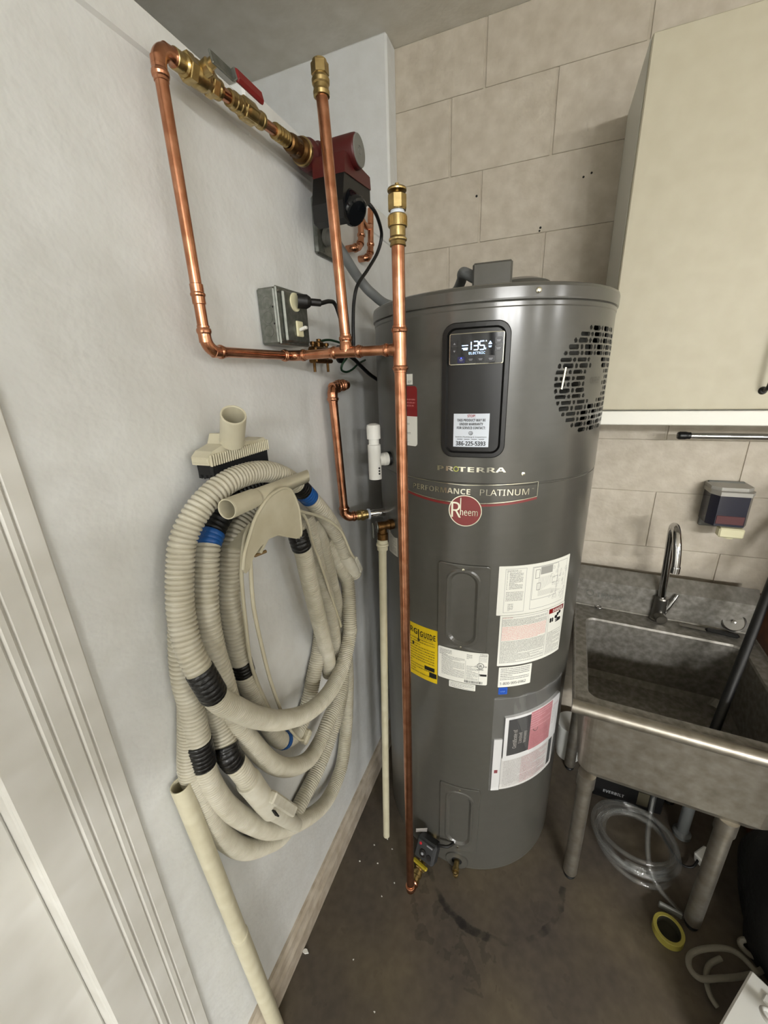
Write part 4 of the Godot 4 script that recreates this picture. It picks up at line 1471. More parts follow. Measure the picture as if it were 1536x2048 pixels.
func pump():
	var t := thing("circulation_pump", "dark red circulation pump with grey end cap beside the second copper riser", "pump", Vector3(0.036, 1.78, 0.63))
	var V := Vector3(0, 0.079, -0.997).normalized()
	var m := mb()
	m.lathe(Vector3(0.036, 1.9015, 0.731), V, [[0.0100, 0.0], [0.0136, 0.002], [0.0155, 0.010], [0.0155, 0.032], [0.0195, 0.037], [0.0205, 0.041], [0.0205, 0.044], [0.0, 0.045]], 26)
	m.nut(Vector3(0.036, 1.9020, 0.716), V, 0.0165, 0.012)
	part("flange", m, M.bronze, t, "bronze union flange")
	m = mb()
	m.lathe(Vector3(0.036, 1.9050, 0.686), V, [[0.0, -0.002], [0.0215, -0.0015], [0.0228, 0.0], [0.0228, 0.007], [0.0215, 0.0085], [0.017, 0.009]], 26)
	part("brass_ring", m, M.brass, t)
	m = mb()
	m.lathe(Vector3(0.036, 1.9060, 0.679), V, [[0.0, 0.0], [0.022, 0.001], [0.0265, 0.012], [0.0265, 0.080], [0.022, 0.092], [0.0, 0.093]], 30)
	part("volute", m, M.red, t)
	m = mb()
	m.lathe(Vector3(0.034, 1.910, 0.628), Vector3.RIGHT, [[0.0, 0.0], [0.0305, 0.001], [0.0305, 0.014], [0.0285, 0.018], [0.0285, 0.088], [0.0280, 0.0930], [0.0262, 0.0960], [0.0, 0.0965]], 40)
	part("motor", m, M.red, t, "dark red motor shell")
	m = mb()
	m.lathe(Vector3(0.1300, 1.910, 0.628), Vector3.RIGHT, [[0.0260, 0.0], [0.0260, 0.0016], [0.0246, 0.0024], [0.0080, 0.0024], [0.0075, 0.0012], [0.0058, 0.0012], [0.0054, 0.0026], [0.0, 0.0028]], 40)
	part("end_cap", m, M.grey_plastic, t, "round grey end cap with vent screw")
	# control box below: red rim over a black wedge-shaped case with a round clear dial
	var zy := Transform3D(Basis(Vector3(0, 0, 1), Vector3(0, 1, 0), Vector3(1, 0, 0)), Vector3(0.050, 0, 0))
	m = mb(zy)
	m.prism(PackedVector2Array([Vector2(0.550, 1.874), Vector2(0.553, 1.896), Vector2(0.672, 1.896), Vector2(0.675, 1.862)]), 0.070)
	part("box_rim", m, M.red, t)
	m = mb(zy)
	m.prism(PackedVector2Array([Vector2(0.551, 1.851), Vector2(0.551, 1.875), Vector2(0.674, 1.863), Vector2(0.686, 1.815), Vector2(0.684, 1.786), Vector2(0.664, 1.782)]), 0.068)
	part("control_case", m, M.black, t, "black control case")
	m = mb()
	var dn := Vector3(0.76, -0.58, 0.28).normalized()
	m.lathe(Vector3(0.112, 1.816, 0.647), dn, [[0.0275, -0.010], [0.0275, 0.018], [0.0265, 0.022], [0.0240, 0.0255], [0.020, 0.0268], [0.0, 0.0272]], 40)
	part("timer_dial", m, mat(Color(0.05, 0.06, 0.075), 0.10), t, "round smoked timer dial")
	m = mb()
	m.tube(MB.curve(vv([[0.100, 1.862, 0.556], [0.118, 1.846, 0.548], [0.120, 1.834, 0.517], [0.110, 1.814, 0.470], [0.100, 1.778, 0.475], [0.090, 1.734, 0.517], [0.085, 1.694, 0.567], [0.080, 1.657, 0.581], [0.080, 1.608, 0.592], [0.080, 1.565, 0.596], [0.080, 1.547, 0.611], [0.085, 1.563, 0.640], [0.090, 1.601, 0.668], [0.090, 1.636, 0.692], [0.088, 1.640, 0.712], [0.084, 1.634, 0.737], [0.080, 1.631, 0.752]])), 0.0040, 10)
	part("power_cord", m, M.rubber, t, "black power cord")
	m = mb()
	m.lathe(Vector3(0.056, 1.634, 0.781), Vector3(0.78, -0.06, -0.62), [[0.0125, 0.0], [0.0125, 0.018], [0.0090, 0.024], [0.0065, 0.026], [0.0065, 0.044], [0.0045, 0.046]], 18)
	part("plug", m, M.rubber, t, "black plug")

func wall_fittings():
	# metal outlet box with a receptacle and a toggle switch
	var t := thing("outlet_box", "grey steel outlet box with a plug and a toggle switch on the white wall", "outlet box", Vector3(0.0, 1.557, 0.781))
	var m := mb()
	m.box(Vector3(0.020, 1.605, 0.782), Vector3(0.040, 0.096, 0.096), 0.0035)
	var b := part("box", m, M.galv, t)
	for q in [[0.028, 1.628], [0.027, 1.603], [0.026, 1.580]]:
		m = mb()
		m.lathe(Vector3(q[0] - 0.006, q[1], 0.8302), Vector3(0, 0, 1), [[0.0105, 0.0], [0.0105, 0.0006], [0.0098, 0.0006], [0.0094, 0.0], [0.0, 0.0]], 24)
		part("knockout", m, M.galv, b)
	m = mb()
	m.lathe(Vector3(0.034, 1.620, 0.8302), Vector3(0, 0, 1), [[0.0018, 0.0001], [0.0, 0.0002]], 10)
	m.lathe(Vector3(0.034, 1.592, 0.8302), Vector3(0, 0, 1), [[0.0018, 0.0001], [0.0, 0.0002]], 10)
	part("screw_hole", m, M.dark, b)
	m = mb()
	m.box(Vector3(0.0425, 1.605, 0.782), Vector3(0.005, 0.098, 0.098), 0.002)
	m.box(Vector3(0.0475, 1.605, 0.778), Vector3(0.007, 0.088, 0.080), 0.003)
	part("raised_cover", m, M.galv, t)
	for y in [1.646, 1.563]:
		m = mb()
		m.lathe(Vector3(0.045, y, 0.8235), Vector3.RIGHT, [[0.0032, 0.0], [0.003, 0.0015], [0.0, 0.002]], 10)
		part("cover_screw", m, M.pewter, t)
	m = mb()
	m.lathe(Vector3(0.0505, 1.632, 0.782), Vector3.RIGHT, [[0.0165, 0.0], [0.0160, 0.0028], [0.0, 0.003]], 26)
	part("receptacle", m, M.ivory, t, "ivory receptacle")
	m = mb()
	m.box(Vector3(0.0525, 1.586, 0.776), Vector3(0.004, 0.028, 0.022), 0.0015)
	part("switch_plate", m, M.ivory, t)
	m = mb()
	m.xf = Transform3D(Basis(Vector3(0, 0, 1), 0.25), Vector3(0.060, 1.586, 0.776))
	m.box(Vector3.ZERO, Vector3(0.018, 0.006, 0.009), 0.0015)
	part("toggle", m, M.white_plastic, t, "white toggle lever")
	# blank cover plate and the conduit that leaves it
	t = thing("cover_plate", "grey metal blank cover plate on the white wall behind the second riser", "cover plate", Vector3(0.0, 1.766, 0.555))
	m = mb()
	m.box(Vector3(0.005, 1.813, 0.552), Vector3(0.010, 0.108, 0.108), 0.004)
	part("plate", m, M.galv, t)
	m = mb()
	for y in [1.858, 1.770]:
		m.lathe(Vector3(0.010, y, 0.577), Vector3.RIGHT, [[0.0032, 0.0], [0.003, 0.0015], [0.0, 0.002]], 10)
	part("screw", m, M.pewter, t)
	t = thing("flexible_conduit", "grey flexible conduit running from the wall plate over the heater lid", "conduit", Vector3(0.02, 1.80, 0.56))
	m = mb()
	m.lathe(Vector3(0.010, 1.800, 0.566), Vector3(1, -0.25, -0.1).normalized(), [[0.0195, 0.0], [0.0195, 0.008], [0.0165, 0.009], [0.0165, 0.024], [0.0135, 0.027]], 20)
	part("connector", m, M.grey_plastic, t)
	m = mb()
	m.tube(MB.curve(vv([[0.027, 1.798, 0.566], [0.033, 1.785, 0.556], [0.042, 1.762, 0.536], [0.055, 1.726, 0.497], [0.080, 1.692, 0.471], [0.115, 1.668, 0.420], [0.20, 1.678, 0.345], [0.265, 1.688, 0.375], [0.296, 1.703, 0.430], [0.305, 1.712, 0.462], [0.318, 1.706, 0.487], [0.345, 1.690, 0.498]])), 0.0118, 18)
	part("tube", m, M.conduit, t)
	# twin copper stubs turned up out of the wall
	t = thing("copper_stubs", "pair of small joined copper stub pipes turned up on the wall behind the pump", "pipe stubs", Vector3(0.022, 1.80, 0.38))
	for s in [[[0.0, 1.806, 0.440], [0.016, 1.806, 0.440], [0.022, 1.808, 0.432], [0.022, 1.814, 0.412], [0.022, 1.826, 0.400], [0.022, 1.846, 0.393], [0.022, 1.900, 0.389]], [[0.0, 1.800, 0.365], [0.016, 1.800, 0.365], [0.022, 1.803, 0.358], [0.022, 1.808, 0.345], [0.022, 1.820, 0.336], [0.022, 1.840, 0.331], [0.022, 1.925, 0.322]]]:
		m = mb()
		var path := MB.curve(vv(s), 0.003)
		m.tube(path, 0.0082, 14)
		part("stub", m, M.copper, t)
		m = mb()
		for k in [2, 4, 5]:
			var c := Vector3(s[k][0], s[k][1], s[k][2])
			var dd := (Vector3(s[min(k + 1, 6)][0], s[min(k + 1, 6)][1], s[min(k + 1, 6)][2]) - Vector3(s[k - 1][0], s[k - 1][1], s[k - 1][2])).normalized()
			m.lathe(c, dd, [[0.0082, -0.004], [0.0100, -0.003], [0.0105, 0.0], [0.0100, 0.003], [0.0082, 0.004]], 16)
		part("collar", m, M.copper, t)
	m = mb()
	m.tube(MB.curve(vv([[0.022, 1.886, 0.390], [0.022, 1.878, 0.374], [0.022, 1.876, 0.352], [0.022, 1.884, 0.328]])), 0.0078, 14)
	part("stub", m, M.copper, t)
	# bronze grounding clamp with a green bonding wire
	t = thing("grounding_clamp", "small bronze grounding clamp with green wire behind the copper cross pipe", "clamp", Vector3(0.02, 1.54, 0.65))
	m = mb()
	m.box(Vector3(0.022, 1.556, 0.650), Vector3(0.022, 0.010, 0.076), 0.003)
	m.box(Vector3(0.022, 1.532, 0.650), Vector3(0.022, 0.010, 0.076), 0.003)
	m.box(Vector3(0.022, 1.566, 0.655), Vector3(0.014, 0.014, 0.024), 0.003)
	m.lathe(Vector3(0.022, 1.572, 0.655), Vector3.UP, [[0.0055, 0.0], [0.0055, 0.006], [0.0, 0.007]], 12)
	part("jaws", m, M.bronze, t)
	for z in [0.682, 0.622]:
		m = mb()
		m.lathe(Vector3(0.022, 1.508, z), Vector3.UP, [[0.0032, 0.0], [0.0032, 0.056], [0.006, 0.057], [0.006, 0.063], [0.0, 0.064]], 12)
		part("clamp_screw", m, M.bronze, t)
	m = mb()
	m.tube(MB.curve(vv([[0.022, 1.572, 0.655], [0.022, 1.578, 0.623], [0.022, 1.579, 0.586], [0.027, 1.572, 0.548], [0.030, 1.548, 0.529], [0.027, 1.527, 0.555], [0.020, 1.513, 0.549], [0.020, 1.508, 0.522], [0.020, 1.515, 0.485], [0.020, 1.530, 0.445], [0.02, 1.54, 0.40]])), 0.0028, 8)
	part("bonding_wire", m, M.green, t, "green bonding wire")
	t = thing("black_cable", "short black cable dropping behind the left side of the heater", "cable", Vector3(0.03, 1.54, 0.5))
	m = mb()
	m.tube(MB.curve(vv([[0.0, 1.552, 0.520], [0.018, 1.552, 0.515], [0.028, 1.540, 0.490], [0.030, 1.519, 0.442], [0.034, 1.500, 0.400], [0.045, 1.48, 0.35], [0.075, 1.46, 0.32]])), 0.0052, 10)
	m.lathe(Vector3(0.0, 1.552, 0.520), Vector3.RIGHT, [[0.022, 0.0], [0.022, 0.005], [0.015, 0.010], [0.007, 0.014]], 18)
	part("cable", m, M.rubber, t)
	# short copper line: elbow out of the wall, drop, brass union into the heater
	t = thing("copper_drop_line", "short copper drop line with brass union left of the heater", "pipe", Vector3(0.03, 1.142, 0.61))
	var W := Vector3(0.031, 1.476, 0.548)
	var U := Vector3(0.031, 1.473, 0.626)
	var D := Vector3(0.033, 1.137, 0.612)
	pipe(t, Vector3(0.0, 1.476, 0.548), W + Vector3(0.0, 0, 0), 0.0108)
	elbow(t, W, Vector3(-1, 0, 0), Vector3(0, 0, 1), 0.0108, 0.014)
	m = mb()
	for k in 3:
		m.lathe(W + Vector3(0, 0, 0.020 + k * 0.012), Vector3(0, 0, 1), [[0.0108, 0.0], [0.0125, 0.0015], [0.0132, 0.004], [0.0125, 0.0065], [0.0108, 0.008]], 20)
	part("collar", m, M.copper, t)
	pipe(t, W, U, 0.0108)
	elbow(t, U, Vector3(0, 0, -1), Vector3.DOWN, 0.0108, 0.020)
	pipe(t, U - Vector3(0, 0.015, 0), D + Vector3(0, 0.015, 0), 0.0108)
	var hd := (Vector3(0.150, 1.137, 0.515) - D).normalized()
	elbow(t, D, Vector3.UP, hd, 0.0108, 0.018)
	m = mb()
	m.lathe(D + hd * 0.026, hd, [[0.0108, 0.0], [0.0120, 0.001], [0.0120, 0.008], [0.0138, 0.009], [0.0138, 0.016], [0.0110, 0.017], [0.0110, 0.021], [0.0140, 0.022], [0.0140, 0.030], [0.0120, 0.032], [0.0120, 0.040]], 20)
	m.nut(D + hd * 0.044, hd, 0.0150, 0.010)
	part("brass_union", m, M.brass, t, "brass union")
	m = mb()
	m.lathe(D + hd * 0.064, hd, [[0.0120, 0.0], [0.0150, 0.001], [0.0150, 0.006], [0.0125, 0.007]], 20)
	part("thread_tape", m, mat(Color(0.80, 0.83, 0.90), 0.4), t)
	m = mb()
	m.lathe(D + hd * 0.070, hd, [[0.0, 0.0], [0.0125, 0.001], [0.0125, 0.060]], 20)
	part("steel_nipple", m, M.chrome, t, "bright steel nipple")

func heater_fittings():
	# white condensate tee
	var t := thing("condensate_tee", "white capped plastic condensate tee on the left flank of the heater", "pipe fitting", Vector3(0.13, 1.25, 0.615))
	var m := mb()
	m.lathe(Vector3(0.13, 0, 0.615), Vector3.UP, [[0.0115, 1.262], [0.0115, 1.251], [0.0160, 1.251], [0.0160, 1.336], [0.0128, 1.338], [0.0128, 1.352]], 28)
	var B := (Vector3(HX, 1.298, HZ) - Vector3(0.13, 1.298, 0.615)).normalized()
	m.lathe(Vector3(0.13, 1.298, 0.615), B, [[0.0150, 0.010], [0.0155, 0.022], [0.0165, 0.024], [0.0165, 0.034], [0.0140, 0.036]], 26)
	part("tee_body", m, M.white_plastic, t)
	m = mb()
	m.lathe(Vector3(0.13, 0, 0.615), Vector3.UP, [[0.0128, 1.350], [0.0168, 1.351], [0.0168, 1.378], [0.0155, 1.384], [0.0080, 1.387], [0.0, 1.3875]], 28)
	part("cap", m, M.white_plastic, t, "white slip cap")
	m = mb()
	m.lathe(Vector3(0.13, 1.298, 0.615) + B * 0.034, B, [[0.0, -0.001], [0.0180, 0.0], [0.0180, 0.022]], 24)
	part("black_coupling", m, M.rubber, t, "black rubber coupling")
	m = mb()
	for k in 3:
		m.box(Vector3(0.1445, 1.266 + k * 0.007, 0.6225), Vector3(0.0032, 0.004, 0.0032))
	part("printed_mark", m, M.ink, t)
	# relief valve and discharge pipe
	t = thing("relief_valve", "brass relief valve with galvanised lever on the left flank of the heater", "valve", Vector3(0.145, 1.08, 0.6165))
	var c := Vector3(0.145, 1.126, 0.6185)
	B = (Vector3(HX, 1.128, HZ) - c).normalized()
	m = mb()
	m.lathe(c, B, [[0.0, -0.010], [0.0110, -0.009], [0.0125, 0.0], [0.0115, 0.010], [0.0115, 0.018], [0.0140, 0.019], [0.0140, 0.030]], 24)
	m.lathe(c, Vector3.DOWN, [[0.0115, 0.0], [0.0115, 0.018], [0.0140, 0.020], [0.0140, 0.040], [0.0, 0.041]], 24)
	m.lathe(c, Vector3(-0.55, 0, 0.55).normalized(), [[0.0125, 0.0], [0.0125, 0.014], [0.0, 0.015]], 22)
	part("valve_body", m, M.bronze, t)
	m = mb()
	var ln := Vector3(-0.72, 0, 0.45).normalized()
	m.lathe(c + ln * 0.013, ln, [[0.0145, 0.0], [0.0145, 0.002], [0.0, 0.0025]], 24)
	m.xf = Transform3D(Basis(Vector3.UP, atan2(ln.x, ln.z)), c + ln * 0.020 + Vector3(-0.008, -0.014, -0.006))
	m.box(Vector3(0, 0, 0), Vector3(0.011, 0.040, 0.003), 0.001)
	part("lever", m, M.galv, t, "galvanised test lever")
	m = mb()
	disc_on(m, arc(-40.0), 1.128, 0.038, 0.0012, 0.0)
	disc_on(m, arc(-40.0), 1.128, 0.038, 0.0020, 0.034)
	part("escutcheon", m, M.heater, t)
	t = thing("discharge_pipe", "cream plastic discharge pipe hanging from the relief valve to near the floor", "pipe", Vector3(0.145, 0.05, 0.684))
	m = mb()
	var top := Vector3(0.145, 1.090, 0.6215)
	var bot := Vector3(0.145, 0.050, 0.686)
	var dd := (bot - top).normalized()
	m.tube([top + dd * 0.015, bot], 0.0105, 22)
	part("pipe", m, M.pvc_cream, t)
	m = mb()
	m.lathe(top, dd, [[0.0125, 0.0], [0.0142, 0.001], [0.0142, 0.010], [0.0172, 0.011], [0.0172, 0.016], [0.0148, 0.018], [0.0148, 0.026], [0.0125, 0.030], [0.0105, 0.031]], 8)
	m.lathe(top, dd, [[0.0125, 0.0], [0.0140, 0.001], [0.0140, 0.029], [0.0105, 0.0305]], 24)
	part("adapter", m, M.pvc_cream, t)
	# motorised shut-off at the foot of the heater
	t = thing("shutoff_actuator", "dark grey valve actuator box with red lamp at the foot of the heater", "valve actuator", Vector3(0.29, 0.0, 0.69))
	m = mb()
	m.xf = Transform3D(Basis(Vector3.UP, deg_to_rad(-14.0)) * Basis(Vector3.RIGHT, deg_to_rad(-30.0)), Vector3(0.288, 0.083, 0.694))
	var keep := m.xf
	m.box(Vector3.ZERO, Vector3(0.068, 0.062, 0.040), 0.006)
	m.box(Vector3(0, 0, 0.020), Vector3(0.058, 0.052, 0.006), 0.002)
	part("case", m, mat(Color(0.18, 0.185, 0.19), 0.4), t)
	m = mb(keep)
	m.lathe(Vector3(-0.004, -0.006, 0.022), Vector3(0, 0, 1), [[0.0115, 0.0], [0.0110, 0.004], [0.0055, 0.005], [0.0, 0.005]], 20)
	m.lathe(Vector3(0.018, -0.008, 0.022), Vector3(0, 0, 1), [[0.0085, 0.0], [0.0080, 0.003], [0.0, 0.003]], 20)
	part("knob", m, M.black, t)
	m = mb(keep)
	m.lathe(Vector3(-0.004, -0.006, 0.027), Vector3(0, 0, 1), [[0.0045, 0.0], [0.0035, 0.0015], [0.0, 0.002]], 14)
	part("knob_cap", m, M.icon, t)
	m = mb(keep)
	m.box(Vector3(0.013, 0.020, 0.023), Vector3(0.020, 0.004, 0.002), 0.001)
	part("status_bar", m, M.icon, t)
	m = mb(keep)
	m.lathe(Vector3(-0.017, 0.016, 0.022), Vector3(0, 0, 1), [[0.0045, 0.0], [0.004, 0.002], [0.0, 0.003]], 14)
	part("red_lamp", m, mat(Color(0.75, 0.10, 0.16), 0.3), t, "red lamp")
	m = mb()
	m.xf = Transform3D(Basis(Vector3.UP, deg_to_rad(-18.0)), Vector3(0.272, 0.044, 0.722))
	m.box(Vector3.ZERO, Vector3(0.052, 0.009, 0.012), 0.003)
	part("yellow_lever", m, mat(Color(0.62, 0.55, 0.12), 0.45), t, "yellow lever")
	m = mb()
	m.tube(MB.curve(vv([[0.315, 0.105, 0.690], [0.335, 0.118, 0.692], [0.352, 0.120, 0.688], [0.366, 0.118, 0.672]])), 0.0042, 10)
	part("lead", m, M.rubber, t)
	m = mb()
	m.xf = Transform3D(Basis(Vector3.UP, 0.4) * Basis(Vector3.RIGHT, 0.3), Vector3(0.262, 0.120, 0.672))
	m.box(Vector3.ZERO, Vector3(0.036, 0.030, 0.002), 0.0006)
	part("paper_tag", m, mat(Color(0.62, 0.60, 0.58), 0.6), t, "paper tag")

# ------------------------------------------------------------------ vacuum hose and its tools on the left wall
func near(c: Array, p: Array) -> int:
	var q := Vector3(p[0], p[1], p[2])
	var best := 0
	for i in c.size():
		if (c[i] as Vector3).distance_squared_to(q) < (c[best] as Vector3).distance_squared_to(q):
			best = i
	return best

func span(c: Array, p: Array, length: float) -> Array:
	var i := near(c, p)
	var a := i
	var b := i
	while a > 0 and (c[a] as Vector3).distance_to(c[i]) < length / 2:
		a -= 1
	while b < c.size() - 1 and (c[b] as Vector3).distance_to(c[i]) < length / 2:
		b += 1
	return c.slice(a, b + 1)

func hoses():
	var S := {
		"S1": [[0.050,0.963,0.607], [0.050,1.016,0.637], [0.050,1.047,0.657], [0.050,1.137,0.703], [0.056,1.202,0.759], [0.056,1.257,0.813], [0.056,1.294,0.853], [0.056,1.323,0.898], [0.056,1.340,0.944], [0.056,1.345,0.997], [0.056,1.340,1.044], [0.048,1.316,1.087], [0.041,1.280,1.118], [0.041,1.241,1.134], [0.045,1.196,1.149], [0.048,1.166,1.155], [0.060,1.123,1.164], [0.079,1.066,1.162], [0.079,1.024,1.149], [0.079,0.984,1.124], [0.079,0.915,1.076], [0.079,0.845,1.010], [0.079,0.786,0.925], [0.079,0.763,0.839], [0.071,0.772,0.751], [0.064,0.821,0.689], [0.064,0.850,0.684], [0.049,0.926,0.651], [0.041,0.970,0.644], [0.030,1.013,0.662], [0.026,1.110,0.711]],
		"A2": [[0.022,1.180,1.130], [0.023,1.102,1.149], [0.026,1.054,1.158], [0.030,1.010,1.160], [0.033,0.965,1.164], [0.037,0.917,1.168], [0.037,0.869,1.168], [0.037,0.817,1.160], [0.037,0.751,1.142], [0.037,0.660,1.104], [0.037,0.567,1.056], [0.037,0.487,0.992], [0.037,0.405,0.904], [0.033,0.359,0.824], [0.030,0.375,0.741], [0.026,0.458,0.691], [0.023,0.542,0.663], [0.022,0.646,0.645], [0.022,0.813,0.642]],
		"A3": [[0.0215,1.060,1.146], [0.0215,1.005,1.156], [0.022,0.948,1.170], [0.022,0.890,1.183], [0.022,0.829,1.176], [0.022,0.756,1.169], [0.021,0.681,1.153], [0.022,0.594,1.118], [0.022,0.524,1.065], [0.022,0.470,1.003], [0.023,0.479,0.919], [0.025,0.494,0.852], [0.026,0.527,0.784], [0.026,0.576,0.722], [0.026,0.651,0.683], [0.026,0.773,0.681]],
		"B": [[0.030,1.301,0.866], [0.030,1.312,0.911], [0.030,1.312,0.946], [0.030,1.304,0.994], [0.030,1.282,1.034], [0.033,1.255,1.067], [0.037,1.236,1.080], [0.041,1.192,1.097], [0.045,1.146,1.110], [0.049,1.084,1.115], [0.049,1.026,1.110], [0.048,0.970,1.105], [0.049,0.908,1.096], [0.052,0.840,1.075], [0.056,0.757,1.042], [0.056,0.684,0.993], [0.052,0.623,0.925], [0.048,0.608,0.865], [0.048,0.628,0.816], [0.045,0.646,0.756], [0.041,0.680,0.712], [0.034,0.732,0.671]],
		"B2": [[0.022,1.053,1.123], [0.024,0.981,1.122], [0.030,0.931,1.119], [0.040,0.898,1.123], [0.050,0.873,1.129], [0.055,0.830,1.117], [0.058,0.787,1.106]],
		"C": [[0.026,1.289,0.926], [0.030,1.262,0.977], [0.030,1.244,1.004], [0.030,1.216,1.025], [0.030,1.173,1.038], [0.030,1.120,1.049], [0.030,1.029,1.048], [0.030,0.990,1.045], [0.030,0.943,1.038], [0.026,0.888,1.023], [0.023,0.804,0.999], [0.022,0.743,0.978], [0.022,0.713,0.958], [0.022,0.688,0.918], [0.021,0.699,0.876], [0.022,0.737,0.842], [0.022,0.783,0.812], [0.022,0.829,0.782], [0.022,0.877,0.762]],
		"R1": [[0.048,1.235,0.880], [0.060,1.202,0.873], [0.067,1.176,0.874], [0.067,1.144,0.865], [0.067,1.105,0.860], [0.064,1.038,0.844], [0.060,0.965,0.826], [0.052,0.891,0.801], [0.041,0.812,0.773], [0.041,0.746,0.771]],
		"R2": [[0.041,1.210,0.809], [0.041,1.150,0.791], [0.041,1.090,0.781], [0.041,1.034,0.768], [0.041,0.958,0.750], [0.037,0.876,0.732], [0.030,0.801,0.717], [0.026,0.728,0.712]],
		"R3": [[0.025,1.182,0.762], [0.025,1.120,0.729], [0.025,1.047,0.711], [0.025,0.970,0.694], [0.023,0.899,0.676], [0.022,0.843,0.668], [0.022,0.762,0.668]],
		"wire1": [[0.096,1.310,0.997], [0.100,1.287,1.030], [0.104,1.259,1.055], [0.104,1.212,1.063], [0.100,1.158,1.065], [0.096,1.116,1.061], [0.088,1.051,1.049], [0.080,0.972,1.034], [0.056,0.864,0.995], [0.040,0.766,0.960], [0.040,0.696,0.931], [0.040,0.669,0.911]],
		"wire2": [[0.080,1.270,1.024], [0.080,1.251,1.042], [0.072,1.200,1.050], [0.064,1.142,1.049], [0.064,1.103,1.052], [0.056,1.020,1.049], [0.048,0.945,1.034], [0.040,0.863,1.009]],
		"wire3": [[0.080,1.259,0.896], [0.080,1.246,0.878], [0.080,1.217,0.820], [0.080,1.180,0.761], [0.084,1.139,0.724], [0.084,1.079,0.691], [0.080,1.047,0.664]],
		"wire4": [[0.076,1.243,0.872], [0.072,1.212,0.848], [0.068,1.158,0.830], [0.064,1.105,0.806], [0.062,1.033,0.779], [0.060,0.965,0.755], [0.056,0.883,0.722], [0.048,0.857,0.707]],
	}
	var t := thing("vacuum_hose", "coiled cream ribbed vacuum hose with black and blue tape bands on the white wall", "hose", Vector3(0.0, 0.42, 1.0))
	var R := 0.0180
	var C := {}
	for k in S:
		C[k] = MB.curve(vv(S[k]), 0.004)
	# each strand in runs of its own ridge spacing: stretched where it hangs, bunched in the bends
	var runs := [["S1", 0, 0.0074, 0.0018], ["S1", [0.079, 1.066, 1.162], 0.0052, 0.0014], ["A2", 0, 0.0070, 0.0018], ["A2", [0.037, 0.916, 1.168], 0.0054, 0.0014], ["A3", 0, 0.0052, 0.0014], ["B", 0, 0.0085, 0.0016], ["B", [0.032, 1.262, 1.058], 0.0076, 0.0018], ["B", [0.049, 1.000, 1.108], 0.0054, 0.0014], ["B2", 0, 0.0068, 0.0017], ["C", 0, 0.0074, 0.0017], ["C", [0.030, 0.991, 1.046], 0.0056, 0.0014], ["R1", 0, 0.0048, 0.0012], ["R2", 0, 0.0054, 0.0014], ["R3", 0, 0.0050, 0.0012]]
	for i in runs.size():
		var r: Array = runs[i]
		var path: Array = C[r[0]]
		var a := 0 if r[1] is int else near(path, r[1])
		var z := path.size()
		if i + 1 < runs.size() and runs[i + 1][0] == r[0]:
			z = near(path, runs[i + 1][1]) + 2
		var m := mb()
		m.tube(path.slice(a, z), R, 18, r[3], r[2])
		var blk: bool = r[0] == "B" and a == 0
		part("hose_section", m, M.rubber if blk else M.hose, t, "black hose section" if blk else "")
	for b in [["S1", [0.079, 1.066, 1.162], 0.044, 0], ["S1", [0.056, 1.254, 0.820], 0.026, 1], ["S1", [0.056, 1.280, 0.840], 0.026, 0], ["A2", [0.037, 0.916, 1.168], 0.042, 0], ["B", [0.033, 1.255, 1.067], 0.022, 1], ["B2", [0.050, 0.872, 1.129], 0.038, 0], ["C", [0.030, 0.991, 1.046], 0.026, 0], ["C", [0.022, 0.711, 0.959], 0.014, 1], ["R1", [0.067, 1.179, 0.876], 0.030, 0]]:
		var m := mb()
		var sp := span(C[b[0]], b[1], b[2])
		m.tube(sp, R + 0.0023, 20, 0.0004, 0.0074)
		part("tape_band", m, M.blue if b[3] == 1 else M.tape, t, "blue tape band" if b[3] == 1 else "black tape band")
	# cuff at the free end
	var m := mb()
	var ca := Vector3(0.050, 1.052, 0.661)
	var cb := Vector3(0.053, 0.966, 0.612)
	var cd := (cb - ca).normalized()
	m.lathe(ca, cd, [[0.0, -0.002], [0.0208, 0.0], [0.0212, 0.004], [0.0200, 0.012], [0.0192, 0.060], [0.0188, 0.082], [0.0160, 0.083], [0.0156, 0.068]], 28)
	m.xf = Transform3D(MB.frame(cd), ca + cd * 0.056 + Vector3(0.008, -0.002, -0.018))
	m.box(Vector3.ZERO, Vector3(0.022, 0.060, 0.018), 0.003)
	part("end_cuff", m, M.cuff, t, "white cuff with plug housing")
	m = mb()
	m.lathe(ca, cd, [[0.0156, 0.078], [0.0, 0.076]], 24)
	part("cuff_opening", m, M.cuff, t)
	# pale connector at the lower end
	m = mb()
	var pa := Vector3(0.058, 0.790, 1.107)
	var pb := Vector3(0.066, 0.668, 1.074)
	var pc := Vector3(0.056, 0.490, 0.990)
	var pd := (pb - pa).normalized()
	m.lathe(pa, pd, [[0.0, -0.002], [0.0220, 0.0], [0.0228, 0.004], [0.0218, 0.030], [0.0212, 0.090], [0.0190, 0.130], [0.0, 0.132]], 28)
	var pe := (pc - pb).normalized()
	m.lathe(pb, pe, [[0.0165, 0.0], [0.0158, 0.060], [0.0150, 0.150], [0.0142, 0.178], [0.0120, 0.179], [0.0115, 0.160], [0.0, 0.159]], 26)
	var conn := part("connector", m, M.cuff, t, "pale connector with latch housing")
	m = mb()
	m.xf = Transform3D(MB.frame(pe), pb + pe * 0.020 + Vector3(0.016, 0.010, -0.014))
	m.box(Vector3(0, -0.005, 0), Vector3(0.022, 0.140, 0.016), 0.003)
	m.box(Vector3(0.004, 0.025, 0.010), Vector3(0.018, 0.080, 0.010), 0.002)
	part("latch_housing", m, M.cuff, conn)
	m = mb()
	m.xf = Transform3D(MB.frame(pd), pa + pd * 0.112 + Vector3(0.0195, 0.000, 0.006))
	for k in 4:
		m.box(Vector3(0.0, -0.012 + k * 0.0065, 0.0), Vector3(0.003, 0.004, 0.016), 0.0005)
